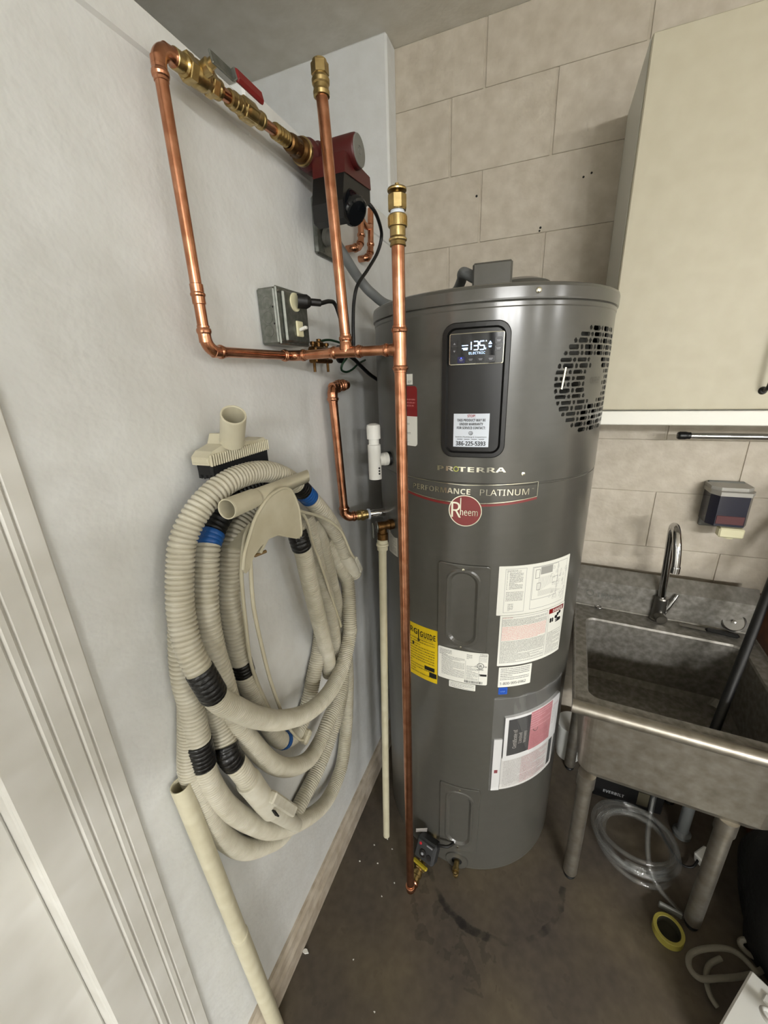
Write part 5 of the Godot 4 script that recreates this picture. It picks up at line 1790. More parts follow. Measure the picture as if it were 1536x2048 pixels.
	part("printed_mark", m, M.ink, conn)
	for k in ["wire1", "wire2", "wire3", "wire4"]:
		m = mb()
		m.tube(C[k], 0.0034, 8)
		part("wire", m, M.beige, t, "thin tan cord")
	m = mb()
	m.xf = Transform3D(Basis(Vector3.RIGHT, 0.5), Vector3(0.040, 0.668, 0.902))
	m.box(Vector3.ZERO, Vector3(0.018, 0.018, 0.030), 0.004)
	m.box(Vector3(0.004, 0.006, -0.010), Vector3(0.014, 0.016, 0.014), 0.003)
	part("wire_plug", m, M.beige, t)
	# saddle-shaped hanger: wall saddle and tall front lip
	t = thing("hose_hanger", "cream plastic saddle hanger holding the coiled vacuum hose", "hanger", Vector3(0.0, 1.23, 1.0))
	var lip := [[1.213, 1.078], [1.221, 1.082], [1.243, 1.074], [1.266, 1.058], [1.289, 1.039], [1.304, 1.018], [1.3135, 0.998], [1.317, 0.976], [1.317, 0.959], [1.312, 0.946], [1.301, 0.935], [1.272, 0.923], [1.242, 0.921], [1.222, 0.922], [1.215, 0.927], [1.215, 0.940], [1.229, 0.967], [1.242, 0.990], [1.245, 1.015], [1.240, 1.039], [1.232, 1.055], [1.214, 1.073]]
	var poly := PackedVector2Array()
	for p in lip:
		poly.append(Vector2(p[1], p[0]))
	var side := Transform3D(Basis(Vector3(0, 0, 1), Vector3(0, 1, 0), Vector3(1, 0, 0)), Vector3(0.104, 0, 0))
	m = mb(side)
	m.prism(poly, 0.004)
	part("front_lip", m, M.beige, t)
	m = mb()
	var rim: Array = []
	for p in lip.slice(1, 15):
		rim.append(Vector3(0.1065, p[0], p[1]))
	m.tube(MB.curve(rim, 0.004), 0.0030, 8)
	part("lip_rim", m, M.beige, t)
	m = mb(Transform3D(side.basis, Vector3(0.0, 0, 0)))
	var arch := PackedVector2Array()
	var inner: Array = []
	for p in lip.slice(4, 12):
		arch.append(Vector2(p[1], p[0] - 0.058))
		inner.push_front(Vector2(0.975 + (p[1] - 0.975) * 0.92, p[0] - 0.0625))
	for q in inner:
		arch.append(q)
	m.prism(arch, 0.105)
	part("saddle", m, M.beige, t)
	m = mb()
	m.box(Vector3(0.003, 1.232, 0.978), Vector3(0.006, 0.045, 0.085), 0.002)
	part("back_plate", m, M.beige, t)
	t = thing("wall_peg", "small tan peg sticking out of the wall under the hose hanger", "peg", Vector3(0.0, 1.178, 0.952))
	m = mb()
	m.tube([Vector3(0.0, 1.176, 0.958), Vector3(0.020, 1.176, 0.956), Vector3(0.024, 1.174, 0.930)], 0.0035, 10)
	part("peg", m, mat(Color(0.50, 0.40, 0.24), 0.5), t)
	# crevice tool laid over the hanger
	t = thing("crevice_tool", "cream crevice nozzle lying across the top of the hose hanger", "vacuum nozzle", Vector3(0.10, 1.31, 1.0))
	var q0 := Vector3(0.100, 1.319, 1.087)
	var q2 := Vector3(0.078, 1.308, 0.840)
	var qd := (q2 - q0).normalized()
	m = mb()
	m.lathe(q0, qd, [[0.0128, 0.060], [0.0132, 0.002], [0.0138, 0.0], [0.0150, 0.0], [0.0155, 0.003], [0.0152, 0.066], [0.0138, 0.072]], 30)
	part("socket", m, M.beige, t)
	m = mb()
	m.lathe(q0, qd, [[0.0130, 0.055], [0.0, 0.056]], 24)
	part("socket_bore", m, M.beige, t)
	m = mb()
	var nb2 := MB.frame(qd)
	var prev := -1
	for i in 25:
		var u := i / 24.0
		var p := q0 + qd * (0.066 + 0.184 * u)
		var ra := lerpf(0.0138, 0.0130, u)
		var rb := lerpf(0.0138, 0.0050, smoothstep(0.0, 0.7, u))
		var first := m.v.size()
		for k in 25:
			var a := TAU * k / 24.0
			var e := Vector3(0, 1, 0) * cos(a) * ra + Vector3(1, 0, 0.15).normalized() * sin(a) * rb
			m.vert(p + e - Vector3(0, 1, 0) * (0.010 * u if i > 0 else 0.0) + Vector3(0, 0.010 * u, 0), e.normalized())
		if prev >= 0:
			for k in 24:
				m.quad(prev + k, first + k, first + k + 1, prev + k + 1)
		prev = first
	var cap: Array = []
	for k in 24:
		cap.append(m.v[prev + k])
	m.face(cap, qd)
	part("blade", m, M.beige, t)
	# dusting brush above
	t = thing("dusting_brush", "cream dusting brush head with black bristles above the hose coil", "brush", Vector3(0.0, 1.355, 0.99))
	m = mb()
	var b0 := Vector3(0.090, 1.447, 1.033)
	var b1 := Vector3(0.046, 1.392, 1.000)
	var bd := (b1 - b0).normalized()
	m.lathe(b0, bd, [[0.0155, 0.045], [0.0155, 0.001], [0.0163, 0.0], [0.0180, 0.0], [0.0185, 0.002], [0.0185, 0.046], [0.0195, 0.060], [0.0, 0.072]], 30)
	part("socket", m, M.beige, t)
	m = mb()
	m.lathe(b0, bd, [[0.0165, 0.040], [0.0, 0.041]], 24)
	part("socket_bore", m, M.beige, t)
	m = mb(Transform3D(side.basis, Vector3(0.018, 0, 0)))
	m.prism(PackedVector2Array([Vector2(1.058, 1.374), Vector2(1.058, 1.386), Vector2(1.048, 1.394), Vector2(1.022, 1.401), Vector2(1.014, 1.416), Vector2(0.984, 1.414), Vector2(0.976, 1.399), Vector2(0.948, 1.396), Vector2(0.926, 1.398), Vector2(0.918, 1.390), Vector2(0.918, 1.377)]), 0.034)
	part("head", m, M.beige, t)
	m = mb()
	for k in 28:
		var z := 1.055 - k * 0.0050
		m.box(Vector3(0.0535, 1.381 + 0.003 * k / 27.0, z), Vector3(0.005, 0.018, 0.0030), 0.001)
	m.box(Vector3(0.034, 1.381, 0.988), Vector3(0.036, 0.012, 0.142), 0.003)
	part("ribbed_rim", m, M.beige, t)
	m = mb()
	rng.seed = 5
	for k in 110:
		var z := 1.053 - k * 0.00120
		for x in [0.024, 0.033, 0.042, 0.050]:
			var j := Vector3(rng.randf_range(-0.002, 0.002), rng.randf_range(-0.002, 0.001), rng.randf_range(-0.0006, 0.0006))
			m.face([Vector3(x - 0.003, 1.376, z), Vector3(x + 0.003, 1.376, z), Vector3(x + 0.002, 1.352, z) + j, Vector3(x - 0.002, 1.352, z) + j], Vector3(0.4, 0, 1))
	m.box(Vector3(0.036, 1.365, 0.988), Vector3(0.027, 0.020, 0.131), 0.003)
	part("bristles", m, M.bristle, t, "black bristles")
	# two-piece extension wand leaning on the wall
	t = thing("vacuum_wand", "long cream two-piece vacuum wand leaning on the wall below the hose", "vacuum wand", Vector3(0.045, 0.0, 1.17))
	m = mb()
	var w0 := Vector3(0.022, 0.884, 1.205)
	var w2 := Vector3(0.040, 0.003, 1.150)
	var wd := (w2 - w0).normalized()
	var wl := w0.distance_to(w2)
	m.lathe(w0, wd, [[0.0128, 0.09], [0.0128, 0.001], [0.0133, 0.0], [0.0145, 0.0], [0.0151, 0.001], [0.0151, 0.470]], 30)
	part("upper_tube", m, M.pvc_cream, t)
	m = mb()
	m.lathe(w0, wd, [[0.0151, 0.448], [0.0166, 0.449], [0.0170, 0.453], [0.0164, 0.458], [0.0164, wl - 0.001], [0.0140, wl], [0.0, wl]], 30)
	part("lower_tube", m, M.pvc_cream, t)
	m = mb()
	m.lathe(w0, wd, [[0.0130, 0.080], [0.0, 0.081]], 24)
	part("bore", m, M.pvc_cream, t)

# ------------------------------------------------------------------ sink
# rounded rectangles in plan joined one to the next: [cx, cz, w, d, r, y]
func plan_rings(m: MB, list: Array, close_last := false):
	var P: Array = []
	for o in list:
		var ring: Array = []
		for c in [[1, 1, 0.0], [-1, 1, 90.0], [-1, -1, 180.0], [1, -1, 270.0]]:
			for i in 7:
				var a := deg_to_rad(c[2] + 90.0 * i / 6.0)
				ring.append(Vector3(o[0] + c[0] * (o[2] / 2 - o[4]) + o[4] * cos(a), o[5], o[1] + c[1] * (o[3] / 2 - o[4]) + o[4] * sin(a)))
		P.append(ring)
	for j in P.size() - 1:
		for i in P[j].size():
			var k: int = (i + 1) % P[j].size()
			var q := [P[j][i], P[j][k], P[j + 1][k], P[j + 1][i]]
			var nn: Vector3 = (q[2] - q[0]).cross(q[3] - q[1])
			if nn.length() < 1e-12:
				continue
			m.face(q, -nn.normalized())
	if close_last:
		m.face(P[-1], Vector3.UP)

func sink():
	var O := Vector3(0.672, 0.690, 0.045)
	var B := Basis(Vector3.UP, deg_to_rad(-3.2))
	var X := Transform3D(B, O)
	var t := thing("utility_sink", "stained stainless steel utility sink on tube legs under the cabinet", "sink", Vector3(0.9, 0, 0.35))
	var W := 0.505
	var m := mb(X)
	# deck plate with the basin hole, turned lips
	plan_rings(m, [[W / 2, 0.2975, W, 0.515, 0.006, -0.012], [W / 2, 0.2975, W, 0.515, 0.008, 0.003], [W / 2, 0.2975, W - 0.008, 0.507, 0.006, 0.004], [W / 2, 0.2975, W - 0.014, 0.501, 0.006, 0.0], [0.2475, 0.317, 0.424, 0.388, 0.030, 0.0], [0.2475, 0.317, 0.418, 0.382, 0.028, -0.006]])
	var deck := part("deck", m, M.steel_dirty, t)
	m = mb(X)
	plan_rings(m, [[0.2475, 0.317, 0.418, 0.382, 0.028, -0.006], [0.2475, 0.317, 0.410, 0.374, 0.030, -0.200], [0.2475, 0.317, 0.390, 0.354, 0.035, -0.222], [0.2475, 0.317, 0.05, 0.05, 0.024, -0.228]], true)
	part("basin", m, M.steel_dirty, t, "deep basin")
	m = mb(X)
	plan_rings(m, [[0.2475, 0.326, 0.05, 0.05, 0.024, -0.2605], [0.2475, 0.326, 0.396, 0.376, 0.035, -0.258], [0.2475, 0.326, 0.420, 0.400, 0.032, -0.236], [0.2475, 0.326, 0.430, 0.412, 0.030, -0.004]])
	part("basin_shell", m, M.steel, t)
	m = mb(X)
	var prof := PackedVector2Array([Vector2(0.0, 0.136), Vector2(0.0, 0.132), Vector2(0.038, 0.099), Vector2(0.038, -0.002), Vector2(0.042, -0.002), Vector2(0.042, 0.101), Vector2(0.004, 0.137)])
	m.xf = X * Transform3D(Basis(Vector3(0, 0, 1), Vector3(0, 1, 0), Vector3(1, 0, 0)), Vector3.ZERO)
	m.prism(prof, W)
	var sp := part("backsplash", m, M.steel_dirty, t)
	m = mb(X)
	m.tube([Vector3(0.0, -0.008, 0.551), Vector3(W, -0.008, 0.551)], 0.0165, 20)
	part("front_roll", m, M.steel, t, "rolled front rim")
	# pressed maker's mark
	m = mb()
	letters(m, "TRINITY", 0.078, 0.017, func(x, y): return X * Vector3(0.107 + x, 0.047 + y, 0.0424), func(_x): return B * Vector3(0, 0, 1), "Droid Sans", false)
	part("maker_mark", m, M.galv, sp)
	m = mb(X)
	m.lathe(Vector3(0.046, 0.050, 0.0422), Vector3(0, 0, 1), [[0.0105, 0.0], [0.0105, 0.0006], [0.0120, 0.0006], [0.0120, 0.0]], 28)
	part("maker_mark", m, M.galv, sp)
	for l in [[0.708, 0.560], [1.020, 0.570], [0.722, 0.175], [1.050, 0.195]]:
		m = mb()
		m.lathe(Vector3(l[0], 0, l[1]), Vector3.UP, [[0.0, 0.006], [0.010, 0.006], [0.013, 0.012], [0.0195, 0.020], [0.0195, 0.432], [0.0, 0.433]], 24)
		m.lathe(Vector3(l[0], 0.386, l[1]), Vector3.UP, [[0.0195, 0.0], [0.0228, 0.002], [0.0228, 0.047], [0.0, 0.048]], 24)
		var lg := part("leg", m, M.steel, t)
		m = mb()
		m.lathe(Vector3(l[0], 0, l[1]), Vector3.UP, [[0.0, 0.0], [0.0145, 0.0], [0.0170, 0.006], [0.0150, 0.012]], 20)
		part("foot", m, M.rubber, lg)
	# faucet
	t = thing("gooseneck_faucet", "chrome gooseneck faucet standing on the steel sink deck", "faucet", Vector3(0.922, 0.69, 0.112))
	m = mb()
	m.lathe(Vector3(0.922, 0.690, 0.112), Vector3.UP, [[0.0, 0.0], [0.0245, 0.0], [0.0245, 0.004], [0.0205, 0.007], [0.0195, 0.080], [0.0175, 0.084], [0.0, 0.085]], 30)
	m.lathe(Vector3(0.922, 0.712, 0.118), Vector3(0.10, -0.15, 1).normalized(), [[0.0165, 0.0], [0.0165, 0.026], [0.0150, 0.029], [0.0, 0.030]], 26)
	part("body", m, M.pewter, t)
	m = mb()
	m.tube(MB.curve(vv([[0.921, 0.770, 0.112], [0.917, 0.850, 0.114], [0.911, 0.950, 0.119], [0.906, 1.000, 0.128], [0.901, 1.032, 0.148], [0.898, 1.042, 0.175], [0.897, 1.030, 0.203], [0.899, 1.000, 0.221], [0.902, 0.965, 0.228], [0.904, 0.936, 0.230]])), 0.0112, 20)
	m.lathe(Vector3(0.904, 0.940, 0.230), Vector3.DOWN, [[0.0118, 0.0], [0.0124, 0.002], [0.0124, 0.020], [0.0100, 0.021], [0.0, 0.018]], 20)
	part("neck", m, M.chrome, t)
	m = mb()
	m.tube(MB.curve(vv([[0.936, 0.720, 0.120], [0.944, 0.742, 0.120], [0.956, 0.775, 0.116], [0.962, 0.790, 0.112]])), 0.0048, 12)
	part("lever", m, M.chrome, t)
	# dispenser of loose things on the deck
	t = thing("metal_ring", "small bright metal ring lying on the sink deck", "ring", Vector3(0.748, 0.69, 0.098))
	m = mb()
	var pts: Array = []
	for i in 25:
		var a := TAU * i / 24.0
		pts.append(Vector3(0.748 + 0.0095 * cos(a), 0.6935, 0.098 + 0.0085 * sin(a)))
	m.tube(pts, 0.0026, 8)
	part("ring", m, M.chrome, t)
	t = thing("black_scraper", "black handled scraper lying on the sink deck beside the faucet", "scraper", Vector3(1.05, 0.69, 0.135))
	m = mb()
	m.xf = Transform3D(Basis(Vector3.UP, deg_to_rad(-9.0)), Vector3(1.052, 0.697, 0.140))
	m.box(Vector3(0.035, 0, 0), Vector3(0.085, 0.012, 0.016), 0.005)
	part("grip", m, M.black, t)
	m = mb()
	m.xf = Transform3D(Basis(Vector3.UP, deg_to_rad(-9.0)), Vector3(1.052, 0.694, 0.140))
	m.box(Vector3(-0.040, 0, 0), Vector3(0.070, 0.003, 0.014), 0.001)
	part("blade", m, M.pewter, t)
	t = thing("sink_strainer", "round dull metal strainer lid leaning against the sink backsplash", "strainer", Vector3(1.125, 0.692, 0.115))
	m = mb()
	m.lathe(Vector3(1.122, 0.722, 0.110), Vector3(-0.25, 0.45, 0.85).normalized(), [[0.0, 0.0], [0.028, 0.0], [0.031, 0.003], [0.031, 0.007], [0.027, 0.009], [0.027, 0.005], [0.006, 0.005], [0.005, 0.012], [0.0, 0.013]], 30)
	part("lid", m, M.pewter, t)
	t = thing("scrub_pole", "black pole of a brush standing in the right end of the sink basin", "pole", Vector3(0.985, 0.478, 0.47))
	m = mb()
	m.tube([Vector3(0.985, 0.500, 0.470), Vector3(1.215, 1.085, 0.065)], 0.0115, 14)
	part("pole", m, M.rubber, t)
	m = mb()
	m.xf = Transform3D(Basis(Vector3.UP, 0.6), Vector3(0.980, 0.487, 0.475))
	m.box(Vector3.ZERO, Vector3(0.10, 0.030, 0.05), 0.006)
	part("brush_block", m, M.black, t)
	t = thing("wooden_board", "brown wooden board on edge at the right end of the sink", "board", Vector3(1.2, 0, 0.12))
	m = mb()
	m.box(Vector3(1.203, 0.40, 0.115), Vector3(0.018, 0.80, 0.15), 0.002)
	part("board", m, M.brown_wood, t)

func shelf_unit():
	# stands just outside the frame; the photograph shows its shade on the wall right of the dispenser
	var t := thing("shelf_unit", "brown wooden shelf unit against the block wall right of the sink", "shelf", Vector3(1.6, 0, 0.16))
	for x in [1.275, 1.915]:
		part("side_panel", box_mb(Vector3(x, 0.60, 0.165), Vector3(0.02, 1.20, 0.31), 0.002), M.brown_wood, t)
	for y in [0.06, 0.45, 0.82, 1.19]:
		part("shelf_board", box_mb(Vector3(1.595, y, 0.165), Vector3(0.62, 0.02, 0.30), 0.002), M.brown_wood, t)

func washer():
	# outside the frame on the right; it keeps the side light off the foot of the white wall and the floor
	var t := thing("washing_machine", "white top-loading washing machine standing right of the frame", "washing machine", Vector3(1.85, 0, 1.15))
	part("cabinet", box_mb(Vector3(1.85, 0.47, 1.15), Vector3(0.68, 0.90, 0.70), 0.015), M.white_plastic, t)
	part("lid", box_mb(Vector3(1.82, 0.93, 1.15), Vector3(0.50, 0.02, 0.56), 0.008), M.white_plastic, t)
	part("console", box_mb(Vector3(2.12, 0.99, 1.15), Vector3(0.12, 0.15, 0.68), 0.02), M.grey_plastic, t)

func under_sink():
	var t := thing("black_carton", "low black printed carton on the floor under the sink", "box", Vector3(0.90, 0, 0.2))
	var m := mb()
	m.xf = Transform3D(Basis(Vector3.UP, 0.0), Vector3(0.905, 0.075, 0.19))
	m.box(Vector3.ZERO, Vector3(0.215, 0.15, 0.14), 0.002)
	part("carton", m, M.black, t)
	m = mb()
	letters(m, "EVERBILT", 0.066, 0.013, func(x, y): return Vector3(0.862 + x, 0.036 + y, 0.2606), func(_x): return Vector3(0, 0, 1))
	part("lettering", m, mat(Color(0.62, 0.63, 0.64), 0.5), t)
	m = mb()
	m.box(Vector3(0.952, 0.048, 0.2606), Vector3(0.034, 0.060, 0.001))
	part("picture_panel", m, mat(Color(0.30, 0.28, 0.22), 0.5), t)
	# clear vinyl tubing, loosely coiled
	t = thing("vinyl_tubing", "loose coil of clear vinyl tubing on the floor under the sink", "tubing", Vector3(0.905, 0, 0.40))
	m = mb()
	rng.seed = 31
	var pts: Array = []
	for i in 150:
		var a := TAU * i / 24.0 + 0.6
		var k := i / 24.0
		pts.append(Vector3(0.905 + (0.108 + 0.010 * sin(k * 2.3)) * cos(a) + 0.010 * sin(k * 1.7), 0.009 + 0.009 * k + 0.010 * sin(a * 0.5 + k), 0.405 + (0.098 + 0.012 * cos(k * 1.9)) * sin(a) + 0.008 * cos(k * 2.9)))
	m.tube(MB.curve(pts, 0.006), 0.0072, 12)
	part("coil", m, M.vinyl, t)
	m = mb()
	m.tube(MB.curve(vv([[0.955, 0.442, 0.330], [0.950, 0.30, 0.345], [0.938, 0.18, 0.375], [0.925, 0.10, 0.44], [0.930, 0.05, 0.49], [0.952, 0.018, 0.515], [0.985, 0.010, 0.545], [1.010, 0.010, 0.570]])), 0.0075, 12)
	part("riser", m, M.vinyl, t)
	t = thing("drain_trap", "grey plastic drain pipe below the sink basin", "pipe", Vector3(1.06, 0.0, 0.30))
	m = mb()
	m.tube([Vector3(1.062, 0.018, 0.305), Vector3(1.062, 0.40, 0.300)], 0.0165, 18)
	m.tube(MB.curve(vv([[1.062, 0.390, 0.300], [1.058, 0.415, 0.302], [1.035, 0.425, 0.310], [0.93, 0.430, 0.345]])), 0.0165, 18)
	m.lathe(Vector3(1.062, 0.0, 0.305), Vector3.UP, [[0.0, 0.0], [0.026, 0.0], [0.026, 0.012], [0.0165, 0.020]], 20)
	part("pipe", m, M.conduit, t)
	t = thing("white_adapter", "small white power adapter block on the floor under the sink", "adapter", Vector3(1.105, 0.0, 0.375))
	m = mb()
	m.xf = Transform3D(Basis(Vector3.UP, 0.7) * Basis(Vector3(0, 0, 1), 0.25), Vector3(1.098, 0.026, 0.380))
	m.box(Vector3.ZERO, Vector3(0.046, 0.042, 0.030), 0.004)
	part("block", m, M.white_plastic, t)
	m = mb()
	m.tube(MB.curve(vv([[1.082, 0.024, 0.392], [1.060, 0.012, 0.415], [1.030, 0.006, 0.405], [1.000, 0.006, 0.33], [0.985, 0.006, 0.29]])), 0.0035, 8)
	part("lead", m, M.rubber, t)
	# trash bag filling the dark corner on the right
	t = thing("trash_bag", "big black plastic bag slumped on the floor right of the sink legs", "bag", Vector3(1.33, 0, 0.545))
	m = mb()
	var prev := -1
	for j in 15:
		var u := j / 14.0
		var r0 := 0.205 * sqrt(max(0.0, 1.0 - pow(u, 3.2))) * (0.92 + 0.16 * sin(u * 2.6)) + 0.002
		var first := m.v.size()
		for k in 41:
			var a := TAU * k / 40.0
			var r := r0 * (1.0 + 0.05 * sin(a * 5.0 + u * 4.0) + 0.03 * sin(a * 11.0 - u * 6.0))
			m.vert(Vector3(1.335 + r * cos(a), 0.005 + 0.42 * u, 0.545 + r * sin(a)), Vector3(cos(a), 0.2 + u * u, sin(a)))
		if prev >= 0:
			for k in 40:
				m.quad(prev + k, first + k, first + k + 1, prev + k + 1)
		prev = first
	part("bag", m, M.black_bag, t)
	t = thing("white_bucket", "white plastic pail between the grey heater and the left sink leg", "pail", Vector3(0.72, 0, 0.11))
	m = mb()
	m.lathe(Vector3(0.720, 0, 0.105), Vector3.UP, [[0.0, 0.0], [0.046, 0.0], [0.047, 0.004], [0.048, 0.034], [0.051, 0.036], [0.053, 0.150], [0.056, 0.152], [0.056, 0.160], [0.0, 0.161]], 30)
	part("pail", m, M.white_plastic, t)

func floor_bits():
	# roll of yellow tape lying flat
	var t := thing("tape_roll", "roll of yellow tape lying flat on the floor by the right sink leg", "tape", Vector3(0.955, 0, 0.617))
	var m := mb()
	m.lathe(Vector3(0.955, 0, 0.615), Vector3.UP, [[0.028, 0.0], [0.036, 0.0], [0.037, 0.001], [0.037, 0.022], [0.036, 0.023], [0.029, 0.023], [0.028, 0.022], [0.028, 0.0]], 36)
	part("roll", m, M.yellow, t)
	m = mb()
	m.lathe(Vector3(0.955, 0, 0.615), Vector3.UP, [[0.0279, 0.0215], [0.0268, 0.0215], [0.0268, 0.0], [0.0, 0.001]], 36)
	part("core", m, mat(Color(0.20, 0.19, 0.13), 0.8), t)
	t = thing("grey_strip", "short grey metal strip lying beside the yellow tape roll", "strip", Vector3(0.97, 0, 0.556))
	m = mb()
	m.xf = Transform3D(Basis(Vector3.UP, deg_to_rad(-10.0)), Vector3(0.972, 0.012, 0.560))
	m.box(Vector3.ZERO, Vector3(0.056, 0.022, 0.008), 0.002)
	part("strip", m, M.grey_plastic, t)
	# loose loops of grey rope
	t = thing("rope_coil", "loose loops of dirty white cord on the floor at the lower right", "cord", Vector3(1.06, 0, 0.64))
	m = mb()
	m.tube(MB.curve(vv([[1.20, 0.012, 0.585], [1.140, 0.020, 0.634], [1.085, 0.030, 0.668], [1.040, 0.036, 0.690], [1.000, 0.034, 0.705], [0.982, 0.030, 0.690], [0.990, 0.032, 0.662], [1.025, 0.040, 0.640], [1.075, 0.044, 0.622], [1.105, 0.044, 0.625], [1.135, 0.030, 0.640]])), 0.0066, 12)
	m.tube(MB.curve(vv([[1.26, 0.02, 0.56], [1.190, 0.030, 0.566], [1.130, 0.034, 0.578], [1.122, 0.024, 0.590], [1.150, 0.016, 0.600], [1.21, 0.012, 0.602]])), 0.0066, 12)
	m.tube(MB.curve(vv([[1.062, 0.030, 0.640], [1.032, 0.024, 0.662], [1.018, 0.020, 0.690], [1.018, 0.016, 0.720], [1.03, 0.010, 0.735]])), 0.0060, 12)
	part("cord", m, M.rope, t)
	# white container with a looped strap, only its corner in view
	t = thing("white_container", "white plastic container with a looped carrying strap at the lower right corner", "container", Vector3(1.10, 0, 0.80))
	m = mb()
	var X := Transform3D(Basis(Vector3.UP, deg_to_rad(-38.0)), Vector3(1.122, 0.05, 0.838))
	m.xf = X
	m.box(Vector3(0, 0, 0), Vector3(0.23, 0.10, 0.20), 0.010)
	part("tub", m, M.white_plastic, t)
	m = mb(X)
	m.box(Vector3(0, 0.054, 0), Vector3(0.236, 0.012, 0.206), 0.004)
	m.box(Vector3(0.005, 0.062, -0.070), Vector3(0.18, 0.006, 0.020), 0.002)
	part("lid", m, M.white_plastic, t)
	m = mb(X)
	var pts: Array = []
	for i in 21:
		var a := TAU * i / 24.0 + 0.4
		pts.append(Vector3(-0.050 + 0.030 * cos(a), 0.066 + 0.014 * (1.0 + sin(a * 1.0)), -0.030 + 0.024 * sin(a)))
	pts.append(Vector3(-0.005, 0.066, 0.02))
	pts.append(Vector3(0.03, 0.064, 0.06))
	m.tube(MB.curve(pts, 0.004), 0.0042, 10)
	part("strap", m, M.white_plastic, t)
	# paint flakes on the concrete
	rng.seed = 12
	var spots := [[0.028, 1.008, 0.0100], [0.078, 0.760, 0.0034], [0.105, 0.700, 0.0030], [0.135, 0.745, 0.0030], [0.140, 0.668, 0.0026], [0.180, 0.820, 0.0028], [0.165, 0.690, 0.0026], [0.250, 1.040, 0.0030], [0.160, 0.975, 0.0026], [0.205, 0.775, 0.0024]]
	var where := ["against the white baseboard", "near the baseboard by the discharge pipe", "just left of the discharge pipe", "below the discharge pipe end", "right under the discharge pipe", "in front of the copper riser foot", "between discharge pipe and copper riser", "on bare floor at the bottom of the frame", "on bare floor near the wand", "beside the copper riser foot"]
	for i in spots.size():
		var s: Array = spots[i]
		var f := thing("paint_flake", ("large" if i == 0 else "tiny") + " white paint flake on the concrete " + where[i], "paint flake", Vector3(s[0], 0, s[1]), "paint flakes on the floor")
		m = mb()
		var poly := PackedVector2Array()
		for k in 6:
			var a := TAU * k / 6.0
			poly.append(Vector2(s[0] + s[2] * rng.randf_range(0.5, 1.2) * cos(a), s[1] + s[2] * rng.randf_range(0.4, 0.9) * sin(a)))
		m.xf = plan(0.0002)
		m.prism(poly, 0.0012 if i else 0.004)
		part("flake", m, M.white_plastic, f)

# ------------------------------------------------------------------ the person taking the picture
# rounded bones joined by a smooth minimum, meshed as surface nets
func flesh(bones: Array, cell: float, blend: float) -> MB:
	var lo := Vector3.INF
	var hi := -Vector3.INF
	for b in bones:
		for k in 2:
			var p: Vector3 = b[k]
			var r: float = max(b[2], b[3]) + blend
			lo = lo.min(p - Vector3.ONE * r)
			hi = hi.max(p + Vector3.ONE * r)
	var n := Vector3i(((hi - lo) / cell).ceil()) + Vector3i.ONE * 2
	var f := PackedFloat32Array()
	f.resize(n.x * n.y * n.z)
	f.fill(1.0)
	for b in bones:
		var a: Vector3 = b[0]
		var d: Vector3 = (b[1] as Vector3) - a
		var reach: float = max(b[2], b[3]) + blend * 2.0 + cell
		var l := Vector3i(((a.min(b[1]) - Vector3.ONE * reach - lo) / cell).floor()).clamp(Vector3i.ZERO, n - Vector3i.ONE)
		var h := Vector3i(((a.max(b[1]) + Vector3.ONE * reach - lo) / cell).ceil()).clamp(Vector3i.ZERO, n - Vector3i.ONE)
		for z in range(l.z, h.z + 1):
			for y in range(l.y, h.y + 1):
				for x in range(l.x, h.x + 1):
					var p := lo + Vector3(x, y, z) * cell
					var t := clampf((p - a).dot(d) / max(d.length_squared(), 1e-9), 0.0, 1.0)
					var v: float = p.distance_to(a + d * t) - lerpf(b[2], b[3], t)
					var k := (z * n.y + y) * n.x + x
					var o := f[k]
					var e: float = max(blend - absf(o - v), 0.0) / blend
					f[k] = min(o, v) - e * e * blend * 0.25
	var m := mb()
	var at := {}
	for z in n.z - 1:
		for y in n.y - 1:
			for x in n.x - 1:
				var sum := Vector3.ZERO
				var cnt := 0
				for e in [[0, 1], [2, 3], [4, 5], [6, 7], [0, 2], [1, 3], [4, 6], [5, 7], [0, 4], [1, 5], [2, 6], [3, 7]]:
					var ca := Vector3i(e[0] & 1, (e[0] >> 1) & 1, e[0] >> 2)
					var cb := Vector3i(e[1] & 1, (e[1] >> 1) & 1, e[1] >> 2)
					var va := f[((z + ca.z) * n.y + y + ca.y) * n.x + x + ca.x]
					var vb := f[((z + cb.z) * n.y + y + cb.y) * n.x + x + cb.x]
					if (va < 0.0) != (vb < 0.0):
						sum += Vector3(ca).lerp(Vector3(cb), va / (va - vb))
						cnt += 1
				if cnt:
					var k := (z * n.y + y) * n.x + x
					var g := Vector3(f[k + 1] - f[k], f[k + n.x] - f[k], f[k + n.x * n.y] - f[k])
					at[k] = m.vert(lo + (Vector3(x, y, z) + sum / cnt) * cell, g.normalized() if g.length() > 1e-6 else Vector3.UP)
	var step := [1, n.x, n.x * n.y]
	for z in range(1, n.z - 1):
		for y in range(1, n.y - 1):
			for x in range(1, n.x - 1):
				var k := (z * n.y + y) * n.x + x
				for ax in 3:
					if (f[k] < 0.0) == (f[k + step[ax]] < 0.0):
						continue
					var u: int = step[(ax + 1) % 3]
					var w: int = step[(ax + 2) % 3]
					if at.has(k) and at.has(k - u) and at.has(k - u - w) and at.has(k - w):
						m.quad(at[k], at[k - u], at[k - u - w], at[k - w])
	return m

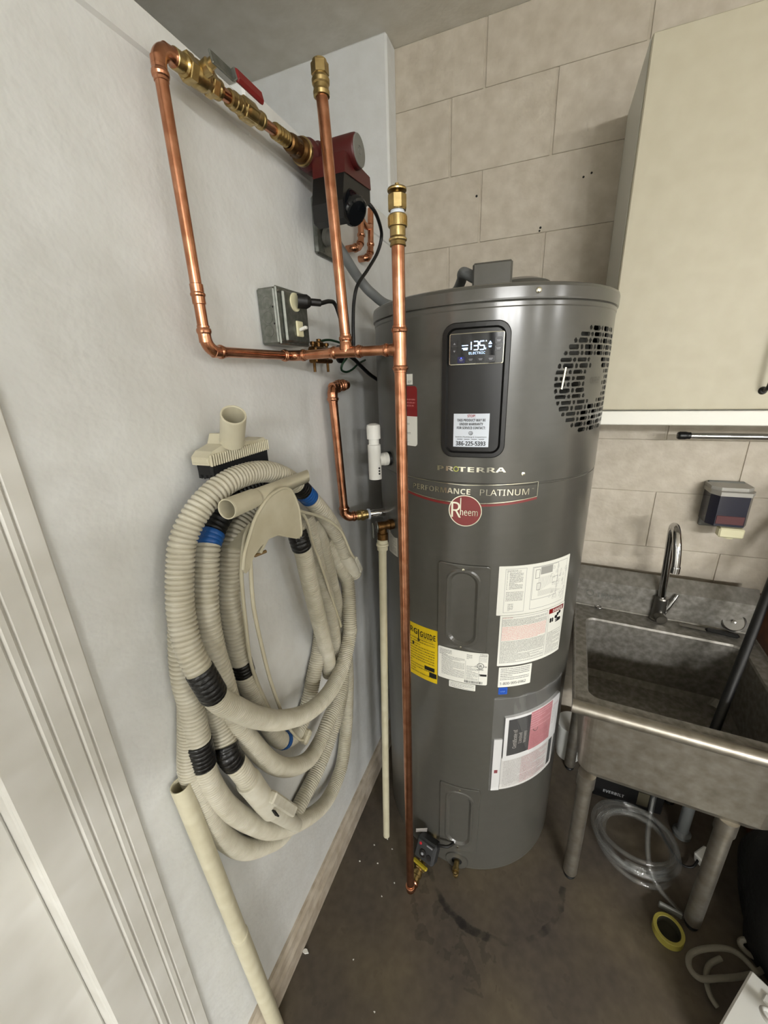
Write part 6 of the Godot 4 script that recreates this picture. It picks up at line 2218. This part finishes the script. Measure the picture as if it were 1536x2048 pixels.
func photographer():
	# behind the camera; the shade on the left wall below shoulder height and on the floor is this body's
	var t := thing("person", "person standing behind the viewpoint holding up a phone with both hands", "person", Vector3(0.74, 0, 2.0))
	var F := Vector3(-0.40, 0, -0.92)
	var S := Vector3(0.92, 0, -0.40)
	var O := Vector3(0.74, 0, 2.02)
	var P := func(s: float, y: float, f: float) -> Vector3: return O + S * s + F * f + Vector3(0, y, 0)
	var hand := Vector3(0.530, 1.47, 1.565)
	var B: Array = []
	B.append([P.call(0, 1.00, 0), P.call(0, 1.18, 0), 0.135, 0.125])
	B.append([P.call(-0.07, 1.02, 0), P.call(0.07, 1.02, 0), 0.125, 0.125])
	B.append([P.call(-0.09, 1.36, 0), P.call(0.09, 1.36, 0), 0.120, 0.120])
	B.append([P.call(0, 1.15, 0), P.call(0, 1.36, 0.01), 0.125, 0.130])
	B.append([P.call(-0.17, 1.46, 0), P.call(0.17, 1.46, 0), 0.062, 0.062])
	B.append([P.call(0, 1.45, 0), P.call(0, 1.56, 0.02), 0.060, 0.055])
	B.append([P.call(0, 1.66, 0.03), P.call(0, 1.71, 0.01), 0.082, 0.090])
	B.append([P.call(0, 1.61, 0.075), P.call(0, 1.60, 0.085), 0.045, 0.040])
	B.append([P.call(0, 1.655, 0.118), P.call(0, 1.640, 0.130), 0.012, 0.016])
	for e in [-1.0, 1.0]:
		B.append([P.call(e * 0.10, 0.96, 0), P.call(e * 0.11, 0.52, 0.02), 0.092, 0.062])
		B.append([P.call(e * 0.11, 0.52, 0.02), P.call(e * 0.12, 0.09, -0.02), 0.060, 0.042])
		B.append([P.call(e * 0.12, 0.045, -0.04), P.call(e * 0.13, 0.035, 0.16), 0.044, 0.034])
		var el: Vector3 = P.call(e * 0.25, 1.20, 0.16)
		B.append([P.call(e * 0.18, 1.45, 0), el, 0.056, 0.045])
		var hp2: Vector3 = hand + S * e * 0.075
		B.append([el, hp2 - Vector3(0, 0.05, 0) - F * 0.05, 0.043, 0.030])
		B.append([hp2 - Vector3(0, 0.05, 0) - F * 0.05, hp2 - F * 0.012, 0.030, 0.026])
		for k in 4:
			var q: Vector3 = hp2 + Vector3(0, -0.018 + k * 0.019, 0)
			B.append([q - F * 0.012, q - S * e * 0.012 + F * 0.012, 0.0095, 0.0085])
		B.append([hp2 + Vector3(0, -0.02, 0) - F * 0.02, hp2 + Vector3(0, 0.005, 0) - S * e * 0.030 - F * 0.026, 0.011, 0.009])
		B.append([P.call(e * 0.088, 1.665, 0.01), P.call(e * 0.092, 1.640, 0.005), 0.016, 0.012])
	part("body", flesh(B, 0.018, 0.03), mat(Color(0.22, 0.22, 0.24), 0.8), t)
	var ph := mb(Transform3D(Basis(S, Vector3(0, 1, 0), -F), hand))
	ph.box(Vector3.ZERO, Vector3(0.150, 0.074, 0.008), 0.003)
	part("phone", ph, M.black_gloss, t)
